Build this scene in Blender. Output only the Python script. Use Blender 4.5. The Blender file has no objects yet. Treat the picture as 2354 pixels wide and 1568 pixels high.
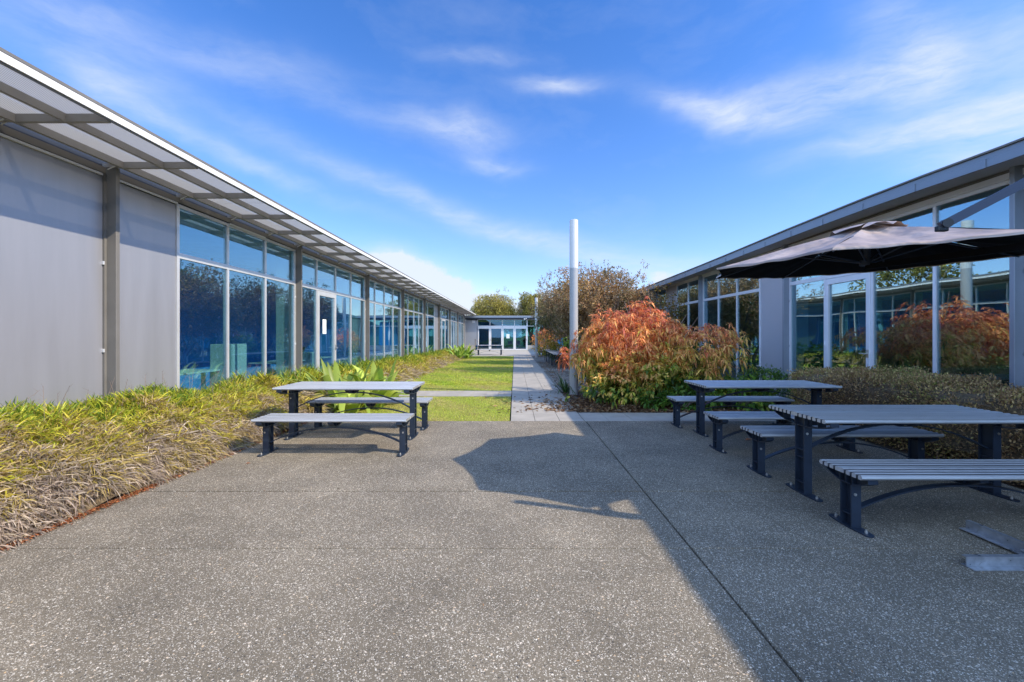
import bpy, math, random
import numpy as np
from mathutils import Vector, Matrix
R = math.radians
random.seed(7); rng = np.random.default_rng(7)
sc = bpy.context.scene
col = sc.collection

# ------------------------------------------------------------------ camera, world, sun, exposure
cam_d = bpy.data.cameras.new('camera'); cam = bpy.data.objects.new('camera', cam_d); col.objects.link(cam)
cam.location = (0, 0, 1.45); cam.rotation_euler = (R(90), 0, 0)
cam_d.sensor_width = 36; cam_d.lens = 36*1000/2353
cam_d.shift_x = -6.5/2353; cam_d.shift_y = -12/2353
cam_d.clip_start = .05; cam_d.clip_end = 3000
sc.camera = cam
SUN_DIR = Vector((1.278, -.435, 1.0)).normalized()
elev = math.asin(SUN_DIR.z); az = math.atan2(SUN_DIR.x, SUN_DIR.y)
sl = bpy.data.lights.new('sun', 'SUN'); sl.energy = 3.5; sl.angle = R(.5); sl.color = (1.0, .885, .71)
so = bpy.data.objects.new('sun', sl); col.objects.link(so)
so.rotation_euler = SUN_DIR.to_track_quat('Z', 'Y').to_euler()
sc.view_settings.view_transform = 'Standard'; sc.view_settings.look = 'None'
sc.view_settings.exposure = 0.68; sc.view_settings.gamma = 1
try: sc.view_settings.use_curve_mapping = False
except Exception: pass
sc.render.engine = 'CYCLES'
sc.cycles.use_denoising = True
sc.cycles.caustics_reflective = False; sc.cycles.caustics_refractive = False
sc.cycles.transparent_max_bounces = 16; sc.cycles.max_bounces = 8
sc.cycles.sample_clamp_indirect = 6

w = bpy.data.worlds.new("World"); sc.world = w; w.use_nodes = True
nt = w.node_tree; nt.nodes.clear()
class NT:
    """small helper to write node graphs"""
    def __init__(s, tree): s.t = tree
    def n(s, typ, **kw):
        nd = s.t.nodes.new(typ)
        for k, v in kw.items():
            if k.startswith('i_'):
                key = k[2:]; key = int(key) if key.isdigit() else key.replace('_', ' ')
                nd.inputs[key].default_value = v
            else: setattr(nd, k, v)
        return nd
    def l(s, a, b): s.t.links.new(a, b)
    def m(s, op, a, b=None, c=None, clamp=False):
        nd = s.t.nodes.new('ShaderNodeMath'); nd.operation = op; nd.use_clamp = clamp
        for i, v in enumerate((a, b, c)):
            if v is None: continue
            if isinstance(v, (int, float)): nd.inputs[i].default_value = v
            else: s.t.links.new(v, nd.inputs[i])
        return nd.outputs[0]
N = NT(nt)
sky = N.n('ShaderNodeTexSky', sky_type='NISHITA', sun_disc=False, sun_elevation=elev, sun_rotation=az)
sky.altitude = 0; sky.air_density = 1.0; sky.dust_density = .35; sky.ozone_density = 3.0
hs = N.n('ShaderNodeHueSaturation', i_Saturation=1.22, i_Value=1.02)
tn_ = N.n('ShaderNodeMix', data_type='RGBA', blend_type='MULTIPLY'); tn_.inputs['Factor'].default_value = 1; tn_.inputs['B'].default_value = (.98, .955, 1.13, 1)
N.l(sky.outputs[0], tn_.inputs['A']); N.l(tn_.outputs['Result'], hs.inputs['Color'])
bg = N.n('ShaderNodeBackground', i_Strength=.15); N.l(hs.outputs[0], bg.inputs[0])
geo = N.n('ShaderNodeNewGeometry')
tc = N.n('ShaderNodeTexCoord'); sp = N.n('ShaderNodeSeparateXYZ'); N.l(tc.outputs['Generated'], sp.inputs[0])
AZ = N.m('ARCTAN2', sp.outputs[0], sp.outputs[1]); EL = N.m('ARCSINE', sp.outputs[2])
cmb = N.n('ShaderNodeCombineXYZ'); N.l(AZ, cmb.inputs[0]); N.l(EL, cmb.inputs[1])
nz = N.n('ShaderNodeTexNoise', i_Scale=2.2, i_Detail=5.0, i_Roughness=.55); N.l(cmb.outputs[0], nz.inputs['Vector'])
nzs = N.n('ShaderNodeSeparateColor'); N.l(nz.outputs['Color'], nzs.inputs[0])
A2 = N.m('ADD', AZ, N.m('MULTIPLY', N.m('SUBTRACT', nzs.outputs[0], .5), .22))
E2 = N.m('ADD', EL, N.m('MULTIPLY', N.m('SUBTRACT', nzs.outputs[1], .5), .14))
def streak(scale, sy, rot, det=6, rough=.6):
    mp = N.n('ShaderNodeMapping'); mp.inputs['Rotation'].default_value = (0, 0, R(rot)); mp.inputs['Scale'].default_value = (1, sy, 1)
    c2 = N.n('ShaderNodeCombineXYZ'); N.l(A2, c2.inputs[0]); N.l(E2, c2.inputs[1]); N.l(c2.outputs[0], mp.inputs[0])
    t = N.n('ShaderNodeTexNoise', i_Scale=scale, i_Detail=float(det), i_Roughness=rough); N.l(mp.outputs[0], t.inputs['Vector'])
    return t.outputs['Fac']
# clouds: blobs given by their bearing and height in the sky (azimuth, elevation), broken up by noise
def uv(x, y):
    u, v = (x-1183)/1000, (772-y)/1000; a = math.atan(u); return a, math.atan(v*math.cos(a))
BL = [ # x, y, half length, half width, tilt, amount
 (1690, 268, 190, 32, -8, .9), (1900, 225, 260, 48, 14, .75), (2110, 165, 130, 85, 30, .95), (2040, 50, 120, 110, 60, .3),
 (2290, 270, 240, 62, 12, 1.0), (2060, 330, 260, 34, 12, .8), (2270, 375, 260, 40, 8, .45), (2330, 100, 150, 120, 20, .35),
 (1285, 206, 105, 22, 3, .62), (1050, 311, 110, 30, -5, .62), (1130, 377, 80, 22, -8, .5), (1100, 140, 120, 20, 0, .25),
 (270, 190, 170, 80, -25, .42), (560, 355, 330, 20, -24, .36), (1000, 480, 420, 22, -18, .36), (1240, 545, 330, 30, -10, .35),
 (930, 605, 80, 30, -10, .8), (1010, 660, 110, 34, -18, .9), (1100, 700, 170, 34, -5, .75), (1500, 610, 230, 30, 0, .35), (120, 30, 200, 60, 0, .2), (500, 130, 330, 40, -12, .25), (760, 250, 300, 30, -14, .2)]
tot = None
for x, y, hl, hw, tl, am in BL:
    a0, e0 = uv(x, y); a1, e1 = uv(x+hl*math.cos(R(tl)), y-hl*math.sin(R(tl)))
    L_ = math.hypot(a1-a0, e1-e0); T_ = math.atan2(e1-e0, a1-a0); W_ = max(.012, hw/1000*math.cos(a0)*.9)
    da = N.m('SUBTRACT', A2, a0); de = N.m('SUBTRACT', E2, e0)
    p = N.m('MULTIPLY_ADD', da, math.cos(T_)/L_, N.m('MULTIPLY', de, math.sin(T_)/L_))
    q = N.m('MULTIPLY_ADD', da, -math.sin(T_)/W_, N.m('MULTIPLY', de, math.cos(T_)/W_))
    r2 = N.m('ADD', N.m('MULTIPLY', p, p), N.m('MULTIPLY', q, q))
    g = N.m('MULTIPLY', N.m('POWER', 2.718, N.m('MULTIPLY', r2, -1.1)), am)
    tot = g if tot is None else N.m('ADD', tot, N.m('MULTIPLY', g, N.m('SUBTRACT', 1.0, tot, clamp=True)))
st = streak(4.5, 4.2, -14, 8, .62); st2 = streak(11, 3.4, -20, 8, .65)
wsp = N.m('ADD', N.m('MULTIPLY', st, .6), N.m('MULTIPLY', st2, .4))
brk = N.m('MULTIPLY_ADD', N.m('MULTIPLY', N.m('SUBTRACT', wsp, .30), 2.6, clamp=True), 1.05, .12)
mask = N.m('MULTIPLY', tot, brk)
bgst = N.m('MULTIPLY', N.m('SUBTRACT', streak(2.6, 2.4, 20), .5), .9, clamp=True)
mask = N.m('ADD', mask, N.m('MULTIPLY', bgst, .5))
# low heaped cloud beyond the left roof
cu = None
for x, y, hl, hw, am in ((905, 603, 62, 30, 1.), (965, 628, 66, 34, 1.), (1030, 662, 80, 34, 1.), (1090, 700, 120, 34, .9), (1500, 640, 120, 26, .55)):
    a0, e0 = uv(x, y); k1 = math.cos(a0)**2*hl/1000; k2 = hw/1000*math.cos(a0)
    dx_ = N.m('DIVIDE', N.m('SUBTRACT', AZ, a0), k1); dy_ = N.m('DIVIDE', N.m('SUBTRACT', EL, e0), k2)
    g = N.m('MULTIPLY', N.m('POWER', 2.718, N.m('MULTIPLY', N.m('ADD', N.m('MULTIPLY', dx_, dx_), N.m('MULTIPLY', dy_, dy_)), -1.)), am); cu = g if cu is None else N.m('MAXIMUM', cu, g)
cn = N.n('ShaderNodeTexNoise', i_Scale=26., i_Detail=6., i_Roughness=.6); N.l(cmb.outputs[0], cn.inputs['Vector'])
cum = N.m('MULTIPLY', N.m('ADD', N.m('SUBTRACT', cu, .42), N.m('MULTIPLY', N.m('SUBTRACT', cn.outputs[0], .5), 1.5)), 2.2, clamp=True)
mask = N.m('ADD', mask, N.m('MULTIPLY', cum, .8))
# whitening of the air near the horizon
hz = N.m('POWER', 2.718, N.m('MULTIPLY', N.m('ABSOLUTE', EL), -6.5))
mask = N.m('ADD', mask, N.m('MULTIPLY', hz, .36)); mask = N.m('MINIMUM', mask, .93)
bgc = N.n('ShaderNodeBackground', i_Strength=.66); bgc.inputs[0].default_value = (.80, .87, 1.0, 1)
mx = N.n('ShaderNodeMixShader'); N.l(mask, mx.inputs[0]); N.l(bg.outputs[0], mx.inputs[1]); N.l(bgc.outputs[0], mx.inputs[2])
# unseen bright bluish cloud, added behind the viewer to lift the shade
back = N.m('SMOOTH_MIN', N.m('MULTIPLY', N.m('MULTIPLY_ADD', sp.outputs[1], -1.6, -.05, clamp=True), N.m('MULTIPLY_ADD', st, .7, .6)), .9, .1)
bgb = N.n('ShaderNodeBackground', i_Strength=1.9); bgb.inputs[0].default_value = (.42, .62, 1.0, 1)
mx2 = N.n('ShaderNodeMixShader'); N.l(N.m('MAXIMUM', back, 0.0), mx2.inputs[0]); N.l(mx.outputs[0], mx2.inputs[1]); N.l(bgb.outputs[0], mx2.inputs[2])
wo = N.n('ShaderNodeOutputWorld'); N.l(mx2.outputs[0], wo.inputs[0])

# ------------------------------------------------------------------ helpers
def tag(o, label=None, cat=None, group=None, kind=None):
    if label: o['label'] = label
    if cat: o['category'] = cat
    if group: o['group'] = group
    if kind: o['kind'] = kind
    return o
def empty(name, loc=(0, 0, 0), rz=0):
    o = bpy.data.objects.new(name, None); o.location = loc; o.rotation_euler = (0, 0, rz); o.empty_display_size = .2
    col.objects.link(o); return o
def arr_mesh(name, V, F, mats, mi=None, smooth=False, attrs=None, parent=None):
    """F: list of (n,k) index arrays"""
    me = bpy.data.meshes.new(name)
    V = np.asarray(V, dtype=np.float32)
    me.vertices.add(len(V)); me.vertices.foreach_set('co', V.ravel())
    li = np.concatenate([np.asarray(f).ravel() for f in F]).astype(np.int32)
    tt = np.concatenate([np.full(len(f), np.asarray(f).shape[1], np.int32) for f in F])
    me.loops.add(len(li)); me.loops.foreach_set('vertex_index', li)
    me.polygons.add(len(tt)); me.polygons.foreach_set('loop_start', np.concatenate([[0], np.cumsum(tt)[:-1]]).astype(np.int32))
    if mi is not None: me.polygons.foreach_set('material_index', np.asarray(mi, np.int32))
    if smooth: me.polygons.foreach_set('use_smooth', np.ones(len(tt), bool))
    for k, v in (attrs or {}).items():
        at = me.attributes.new(k, 'FLOAT', 'POINT'); at.data.foreach_set('value', np.asarray(v, np.float32))
    for m in (mats if isinstance(mats, (list, tuple)) else [mats]): me.materials.append(m)
    me.update(calc_edges=True); me.validate()
    o = bpy.data.objects.new(name, me); col.objects.link(o)
    if parent: o.parent = parent
    return o
class MB:
    def __init__(s): s.v = []; s.f = []; s.m = []; s.sm = []
    def add(s, vs, fs, mi=0, sm=False):
        b = len(s.v); s.v += [tuple(v) for v in vs]; s.f += [tuple(b+i for i in f) for f in fs]; s.m += [mi]*len(fs); s.sm += [sm]*len(fs); return s
    def box(s, x0, x1, y0, y1, z0, z1, mi=0, ch=0):
        x0, x1 = min(x0, x1), max(x0, x1); y0, y1 = min(y0, y1), max(y0, y1); z0, z1 = min(z0, z1), max(z0, z1)
        if ch <= 0:
            v = [(x, y, z) for z in (z0, z1) for y in (y0, y1) for x in (x0, x1)]
            return s.add(v, [(0, 2, 3, 1), (4, 5, 7, 6), (0, 1, 5, 4), (2, 6, 7, 3), (0, 4, 6, 2), (1, 3, 7, 5)], mi)
        # chamfered box as the hull of 24 points
        X = ((x0, x0+ch), (x1, x1-ch)); Y = ((y0, y0+ch), (y1, y1-ch)); Z = ((z0, z0+ch), (z1, z1-ch))
        v = []; idx = {}
        for i in (0, 1):
            for j in (0, 1):
                for k in (0, 1):
                    for a in range(3):
                        idx[(i, j, k, a)] = len(v)
                        v.append((X[i][0 if a == 0 else 1], Y[j][0 if a == 1 else 1], Z[k][0 if a == 2 else 1]))
        f = []
        g = lambda i, j, k, a: idx[(i, j, k, a)]
        for i in (0, 1): f.append([g(i, 0, 0, 0), g(i, 1, 0, 0), g(i, 1, 1, 0), g(i, 0, 1, 0)][::1 if i else -1])
        for j in (0, 1): f.append([g(0, j, 0, 1), g(0, j, 1, 1), g(1, j, 1, 1), g(1, j, 0, 1)][::1 if j else -1])
        for k in (0, 1): f.append([g(0, 0, k, 2), g(1, 0, k, 2), g(1, 1, k, 2), g(0, 1, k, 2)][::1 if k else -1])
        for j in (0, 1):
            for k in (0, 1): f.append([g(0, j, k, 1), g(1, j, k, 1), g(1, j, k, 2), g(0, j, k, 2)][::1 if j == k else -1])
        for i in (0, 1):
            for k in (0, 1): f.append([g(i, 0, k, 0), g(i, 1, k, 0), g(i, 1, k, 2), g(i, 0, k, 2)][::-1 if i == k else 1])
        for i in (0, 1):
            for j in (0, 1): f.append([g(i, j, 0, 0), g(i, j, 1, 0), g(i, j, 1, 1), g(i, j, 0, 1)][::1 if i == j else -1])
        for i in (0, 1):
            for j in (0, 1):
                for k in (0, 1): f.append([g(i, j, k, 0), g(i, j, k, 1), g(i, j, k, 2)][::1 if (i+j+k) % 2 else -1])
        return s.add(v, f, mi)
    def tube(s, p0, p1, r0, r1=None, n=10, mi=0, cap=True):
        r1 = r0 if r1 is None else r1
        p0 = Vector(p0); p1 = Vector(p1); d = (p1-p0)
        if d.length < 1e-6: return s
        d.normalize(); a = d.orthogonal().normalized(); b = d.cross(a)
        v = []
        for p, r in ((p0, r0), (p1, r1)):
            for i in range(n):
                t = 2*math.pi*i/n; v.append(p+(a*math.cos(t)+b*math.sin(t))*r)
        s.add(v, [(i, (i+1) % n, n+(i+1) % n, n+i) for i in range(n)], mi, True)
        if cap: s.add(v, [tuple(range(n))[::-1], tuple(range(n, 2*n))], mi, False)
        return s
    def path(s, pts, rs, n=8, mi=0):
        pts = [Vector(p) for p in pts]
        if isinstance(rs, (int, float)): rs = [rs]*len(pts)
        d = (pts[1]-pts[0]).normalized(); a = d.orthogonal().normalized(); v = []
        for k, p in enumerate(pts):
            d = (pts[min(k+1, len(pts)-1)]-pts[max(k-1, 0)]).normalized()
            a = (a-d*a.dot(d)).normalized(); b = d.cross(a)
            for i in range(n):
                t = 2*math.pi*i/n; v.append(p+(a*math.cos(t)+b*math.sin(t))*rs[k])
        f = [(k*n+i, k*n+(i+1) % n, (k+1)*n+(i+1) % n, (k+1)*n+i) for k in range(len(pts)-1) for i in range(n)]
        s.add(v, f, mi, True)
        s.add(v[:n]+v[-n:], [tuple(range(n))[::-1], tuple(range(n, 2*n))], mi, False)
        return s
    def prism(s, prof, axis, a0, a1, mi=0, sm=False):
        """prof: list of 2D points, extruded along axis ('x': prof=(y,z), 'y': prof=(x,z), 'z': prof=(x,y))"""
        def P(u, v, t): return {'x': (t, u, v), 'y': (u, t, v), 'z': (u, v, t)}[axis]
        n = len(prof); v = [P(u, q, a0) for u, q in prof]+[P(u, q, a1) for u, q in prof]
        s.add(v, [(i, (i+1) % n, n+(i+1) % n, n+i) for i in range(n)], mi, sm)
        b0 = len(s.v)-2*n; s.f += [tuple(b0+i for i in range(n))[::-1], tuple(b0+n+i for i in range(n))]; s.m += [mi]*2; s.sm += [False]*2
        return s
    def strip(s, pts, w_vec, t_vec, mi=0):
        """flat bar following pts; w_vec = half width vector, t = thickness vector list or one"""
        v = []
        for k, p in enumerate(pts):
            p = Vector(p); wv = Vector(w_vec); tv = Vector(t_vec[k] if isinstance(t_vec, list) else t_vec)
            v += [p-wv, p+wv, p+wv+tv, p-wv+tv]
        f = [(4*k+i, 4*k+(i+1) % 4, 4*k+4+(i+1) % 4, 4*k+4+i) for k in range(len(pts)-1) for i in range(4)]
        f += [(0, 3, 2, 1), (4*len(pts)-4, 4*len(pts)-3, 4*len(pts)-2, 4*len(pts)-1)]
        return s.add(v, f, mi)
    def build(s, name, mats, parent=None):
        me = bpy.data.meshes.new(name); me.from_pydata(s.v, [], s.f)
        for m in (mats if isinstance(mats, (list, tuple)) else [mats]): me.materials.append(m)
        me.polygons.foreach_set('material_index', s.m); me.polygons.foreach_set('use_smooth', s.sm)
        import bmesh
        bm = bmesh.new(); bm.from_mesh(me); bmesh.ops.recalc_face_normals(bm, faces=bm.faces); bm.to_mesh(me); bm.free()
        o = bpy.data.objects.new(name, me); col.objects.link(o)
        if parent: o.parent = parent
        return o
def copy_tree(o, parent=None):
    c = o.copy(); col.objects.link(c)
    if parent: c.parent = parent
    for ch in list(o.children): copy_tree(ch, c)
    return c

# ------------------------------------------------------------------ materials
def mat(name): 
    m = bpy.data.materials.new(name); m.use_nodes = True; m.node_tree.nodes.clear(); return m, NT(m.node_tree)
def finish(n, sh):
    o = n.n('ShaderNodeOutputMaterial'); n.l(sh, o.inputs[0])
def basic(name, c, rough=.5, metal=0., var=.12, vs=3., bump=0., bs=60., spec=.5, stretch=None, dirt=None):
    m, n = mat(name); b = n.n('ShaderNodeBsdfPrincipled', i_Roughness=rough, i_Metallic=metal)
    b.inputs['Specular IOR Level'].default_value = spec
    tcn = n.n('ShaderNodeTexCoord'); src = tcn.outputs['Object']
    if stretch:
        mp = n.n('ShaderNodeMapping'); mp.inputs['Scale'].default_value = stretch; n.l(src, mp.inputs[0]); src = mp.outputs[0]
    t = n.n('ShaderNodeTexNoise', i_Scale=vs, i_Detail=6., i_Roughness=.6); n.l(src, t.inputs['Vector'])
    r = n.n('ShaderNodeValToRGB'); r.color_ramp.elements[0].position = .3; r.color_ramp.elements[1].position = .7
    r.color_ramp.elements[0].color = tuple(x*(1-var) for x in c)+(1,); r.color_ramp.elements[1].color = tuple(min(1, x*(1+var)) for x in c)+(1,)
    n.l(t.outputs[0], r.inputs[0]); out = r.outputs[0]
    if dirt:
        t2 = n.n('ShaderNodeTexNoise', i_Scale=dirt[1], i_Detail=8., i_Roughness=.7); n.l(tcn.outputs['Object'], t2.inputs['Vector'])
        r2 = n.n('ShaderNodeValToRGB'); r2.color_ramp.elements[0].position = dirt[2]; r2.color_ramp.elements[1].position = dirt[2]+.12
        n.l(t2.outputs[0], r2.inputs[0]); mm = n.n('ShaderNodeMix', data_type='RGBA'); n.l(r2.outputs[0], mm.inputs['Factor'])
        n.l(out, mm.inputs['A']); mm.inputs['B'].default_value = tuple(dirt[0])+(1,); out = mm.outputs['Result']
    n.l(out, b.inputs['Base Color'])
    rr = n.m('MULTIPLY_ADD', t.outputs[0], .2, rough-.1, clamp=True); n.l(rr, b.inputs['Roughness'])
    if bump:
        t3 = n.n('ShaderNodeTexNoise', i_Scale=bs, i_Detail=3.); n.l(tcn.outputs['Object'], t3.inputs['Vector'])
        bp = n.n('ShaderNodeBump', i_Strength=bump, i_Distance=.01); n.l(t3.outputs[0], bp.inputs['Height']); n.l(bp.outputs[0], b.inputs['Normal'])
    finish(n, b.outputs[0]); return m
def aggregate():
    m, n = mat('exposed_aggregate'); tcn = n.n('ShaderNodeTexCoord'); P = tcn.outputs['Object']
    b = n.n('ShaderNodeBsdfPrincipled', i_Roughness=.85)
    wn = n.n('ShaderNodeTexNoise', i_Scale=60., i_Detail=2.); n.l(P, wn.inputs['Vector'])
    mixv = n.n('ShaderNodeMix', data_type='VECTOR'); mixv.inputs['Factor'].default_value = .015
    n.l(P, mixv.inputs['A']); n.l(wn.outputs['Color'], mixv.inputs['B'])
    big = n.n('ShaderNodeTexNoise', i_Scale=.45, i_Detail=5., i_Roughness=.6); n.l(P, big.inputs['Vector'])
    fine = n.n('ShaderNodeTexNoise', i_Scale=170., i_Detail=3.); n.l(P, fine.inputs['Vector'])
    base = n.n('ShaderNodeValToRGB'); e = base.color_ramp.elements; e[0].position = .25; e[1].position = .75
    e[0].color = (.135, .110, .074, 1); e[1].color = (.275, .224, .152, 1)
    n.l(n.m('ADD', n.m('MULTIPLY', fine.outputs[0], .6), n.m('MULTIPLY', big.outputs[0], .4)), base.inputs[0])
    out = base.outputs[0]; hts = None
    for sc_, thr, sz, cols in ((128., .80, .42, ((.85, .78, .64), (.50, .41, .30))), (205., .74, .45, ((.80, .73, .60), (.36, .30, .23))), (150., .86, .46, ((.05, .045, .04), (.10, .085, .07))), (84., .95, .38, ((.92, .87, .76), (.60, .40, .2)))):
        v = n.n('ShaderNodeTexVoronoi', i_Scale=sc_, i_Randomness=1.); n.l(mixv.outputs['Result'], v.inputs['Vector'])
        s = n.n('ShaderNodeSeparateColor'); n.l(v.outputs['Color'], s.inputs[0])
        pick = n.m('GREATER_THAN', s.outputs[0], thr)
        rad = n.m('LESS_THAN', v.outputs['Distance'], n.m('MULTIPLY_ADD', s.outputs[1], .22, sz-.11))
        k = n.m('MULTIPLY', pick, rad)
        cr = n.n('ShaderNodeMix', data_type='RGBA'); cr.inputs['A'].default_value = cols[0]+(1,); cr.inputs['B'].default_value = cols[1]+(1,)
        n.l(s.outputs[2], cr.inputs['Factor'])
        mm = n.n('ShaderNodeMix', data_type='RGBA'); n.l(k, mm.inputs['Factor']); n.l(out, mm.inputs['A']); n.l(cr.outputs['Result'], mm.inputs['B']); out = mm.outputs['Result']
        hts = k if hts is None else n.m('MAXIMUM', hts, k)
    st = n.n('ShaderNodeTexNoise', i_Scale=.9, i_Detail=9., i_Roughness=.72); n.l(P, st.inputs['Vector'])
    sr = n.n('ShaderNodeMapRange', i_1=.30, i_2=.72, i_3=.66, i_4=1.20); n.l(st.outputs[0], sr.inputs[0])
    hm = n.n('ShaderNodeMix', data_type='RGBA', blend_type='MULTIPLY'); hm.inputs['Factor'].default_value = 1; n.l(out, hm.inputs['A'])
    cc = n.n('ShaderNodeCombineColor'); [n.l(sr.outputs[0], cc.inputs[i]) for i in range(3)]; n.l(cc.outputs[0], hm.inputs['B'])
    n.l(hm.outputs['Result'], b.inputs['Base Color'])
    bp = n.n('ShaderNodeBump', i_Strength=.55, i_Distance=.004); n.l(n.m('ADD', n.m('MULTIPLY', hts, .6), fine.outputs[0]), bp.inputs['Height']); n.l(bp.outputs[0], b.inputs['Normal'])
    finish(n, b.outputs[0]); return m
def leafy(name, ramp, spread=.45, rough=.5, trans=.3, attr=True, vb=.5):
    """ramp: list of (pos, colour). value = tone attribute + per leaf random"""
    m, n = mat(name); g = n.n('ShaderNodeNewGeometry')
    ri = g.outputs['Random Per Island']
    if attr:
        a = n.n('ShaderNodeAttribute', attribute_name='tone'); v = n.m('ADD', a.outputs['Fac'], n.m('MULTIPLY', n.m('SUBTRACT', ri, .5), spread), clamp=True)
    else: v = ri
    r = n.n('ShaderNodeValToRGB'); e = r.color_ramp.elements
    while len(e) < len(ramp): e.new(.5)
    for k, (p, c) in enumerate(ramp): e[k].position = p; e[k].color = tuple(c)+(1,)
    n.l(v, r.inputs[0])
    # brightness differs from leaf to leaf
    r2 = n.m('FRACT', n.m('MULTIPLY', ri, 37.7)); hsn = n.n('ShaderNodeHueSaturation'); n.l(r.outputs[0], hsn.inputs['Color'])
    n.l(n.m('MULTIPLY_ADD', r2, .85, vb), hsn.inputs['Value'])
    b = n.n('ShaderNodeBsdfPrincipled', i_Roughness=rough); b.inputs['Specular IOR Level'].default_value = .35; n.l(hsn.outputs[0], b.inputs['Base Color'])
    t = n.n('ShaderNodeBsdfTranslucent'); n.l(hsn.outputs[0], t.inputs[0])
    mxx = n.n('ShaderNodeMixShader'); mxx.inputs[0].default_value = trans; n.l(b.outputs[0], mxx.inputs[1]); n.l(t.outputs[0], mxx.inputs[2])
    finish(n, mxx.outputs[0]); return m
def glass(name, tint, f0=.12, wave=.0, ws=.5):
    m, n = mat(name); tr = n.n('ShaderNodeBsdfTransparent'); tr.inputs[0].default_value = tint+(1,)
    gl = n.n('ShaderNodeBsdfGlossy', i_Roughness=.0); gl.inputs[0].default_value = (.74, .93, 1.0, 1)
    lw = n.n('ShaderNodeLayerWeight', i_Blend=.5)
    F = n.m('MULTIPLY_ADD', n.m('POWER', lw.outputs['Facing'], 3.2), .85, f0, clamp=True)
    if wave:
        tcn = n.n('ShaderNodeTexCoord'); t = n.n('ShaderNodeTexNoise', i_Scale=ws, i_Detail=1.); n.l(tcn.outputs['Object'], t.inputs['Vector'])
        bp = n.n('ShaderNodeBump', i_Strength=1., i_Distance=wave); n.l(t.outputs[0], bp.inputs['Height']); n.l(bp.outputs[0], gl.inputs['Normal'])
    mxx = n.n('ShaderNodeMixShader'); n.l(F, mxx.inputs[0]); n.l(tr.outputs[0], mxx.inputs[1]); n.l(gl.outputs[0], mxx.inputs[2])
    finish(n, mxx.outputs[0]); return m
def screen_mat():
    m, n = mat('perforated_screen'); tcn = n.n('ShaderNodeTexCoord')
    d = n.n('ShaderNodeBsdfPrincipled', i_Roughness=.6); tl = n.n('ShaderNodeBsdfTranslucent'); tr = n.n('ShaderNodeBsdfTransparent')
    t = n.n('ShaderNodeTexNoise', i_Scale=1.1, i_Detail=7., i_Roughness=.7); n.l(tcn.outputs['Object'], t.inputs['Vector'])
    r = n.n('ShaderNodeValToRGB'); e = r.color_ramp.elements; e[0].position = .66; e[1].position = .76; e[0].color = (.58, .54, .48, 1); e[1].color = (.50, .33, .10, 1)
    n.l(t.outputs[0], r.inputs[0]); n.l(r.outputs[0], d.inputs['Base Color']); n.l(r.outputs[0], tl.inputs[0])
    wv = n.n('ShaderNodeTexWave', i_Scale=28., wave_type='BANDS', bands_direction='Y'); mp = n.n('ShaderNodeMapping'); mp.inputs['Rotation'].default_value = (0, 0, R(28)); n.l(tcn.outputs['Object'], mp.inputs[0]); n.l(mp.outputs[0], wv.inputs['Vector'])
    a = n.n('ShaderNodeMixShader'); a.inputs[0].default_value = .6; n.l(d.outputs[0], a.inputs[1]); n.l(tl.outputs[0], a.inputs[2])
    b = n.n('ShaderNodeMixShader'); n.l(n.m('MULTIPLY_ADD', wv.outputs[0], .34, .12), b.inputs[0]); n.l(a.outputs[0], b.inputs[1]); n.l(tr.outputs[0], b.inputs[2])
    finish(n, b.outputs[0]); return m
def ground_mat(name, c0, c1, sc_=30., c2=None, thr=.6, bump=.6, s2=1.5):
    m, n = mat(name); tcn = n.n('ShaderNodeTexCoord'); P = tcn.outputs['Object']; b = n.n('ShaderNodeBsdfPrincipled', i_Roughness=.9)
    b.inputs['Specular IOR Level'].default_value = .2
    v = n.n('ShaderNodeTexVoronoi', i_Scale=sc_); n.l(P, v.inputs['Vector']); s = n.n('ShaderNodeSeparateColor'); n.l(v.outputs['Color'], s.inputs[0])
    t = n.n('ShaderNodeTexNoise', i_Scale=s2, i_Detail=8., i_Roughness=.7); n.l(P, t.inputs['Vector'])
    mm = n.n('ShaderNodeMix', data_type='RGBA'); mm.inputs['A'].default_value = c0+(1,); mm.inputs['B'].default_value = c1+(1,); n.l(s.outputs[0], mm.inputs['Factor']); out = mm.outputs['Result']
    if c2:
        k = n.n('ShaderNodeMapRange', i_1=thr-.08, i_2=thr+.08); n.l(t.outputs[0], k.inputs[0])
        m2 = n.n('ShaderNodeMix', data_type='RGBA'); n.l(k.outputs[0], m2.inputs['Factor']); n.l(out, m2.inputs['A']); m2.inputs['B'].default_value = c2+(1,); out = m2.outputs['Result']
    n.l(out, b.inputs['Base Color'])
    bp = n.n('ShaderNodeBump', i_Strength=bump, i_Distance=.01); n.l(v.outputs['Distance'], bp.inputs['Height']); n.l(bp.outputs[0], b.inputs['Normal'])
    finish(n, b.outputs[0]); return m

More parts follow.
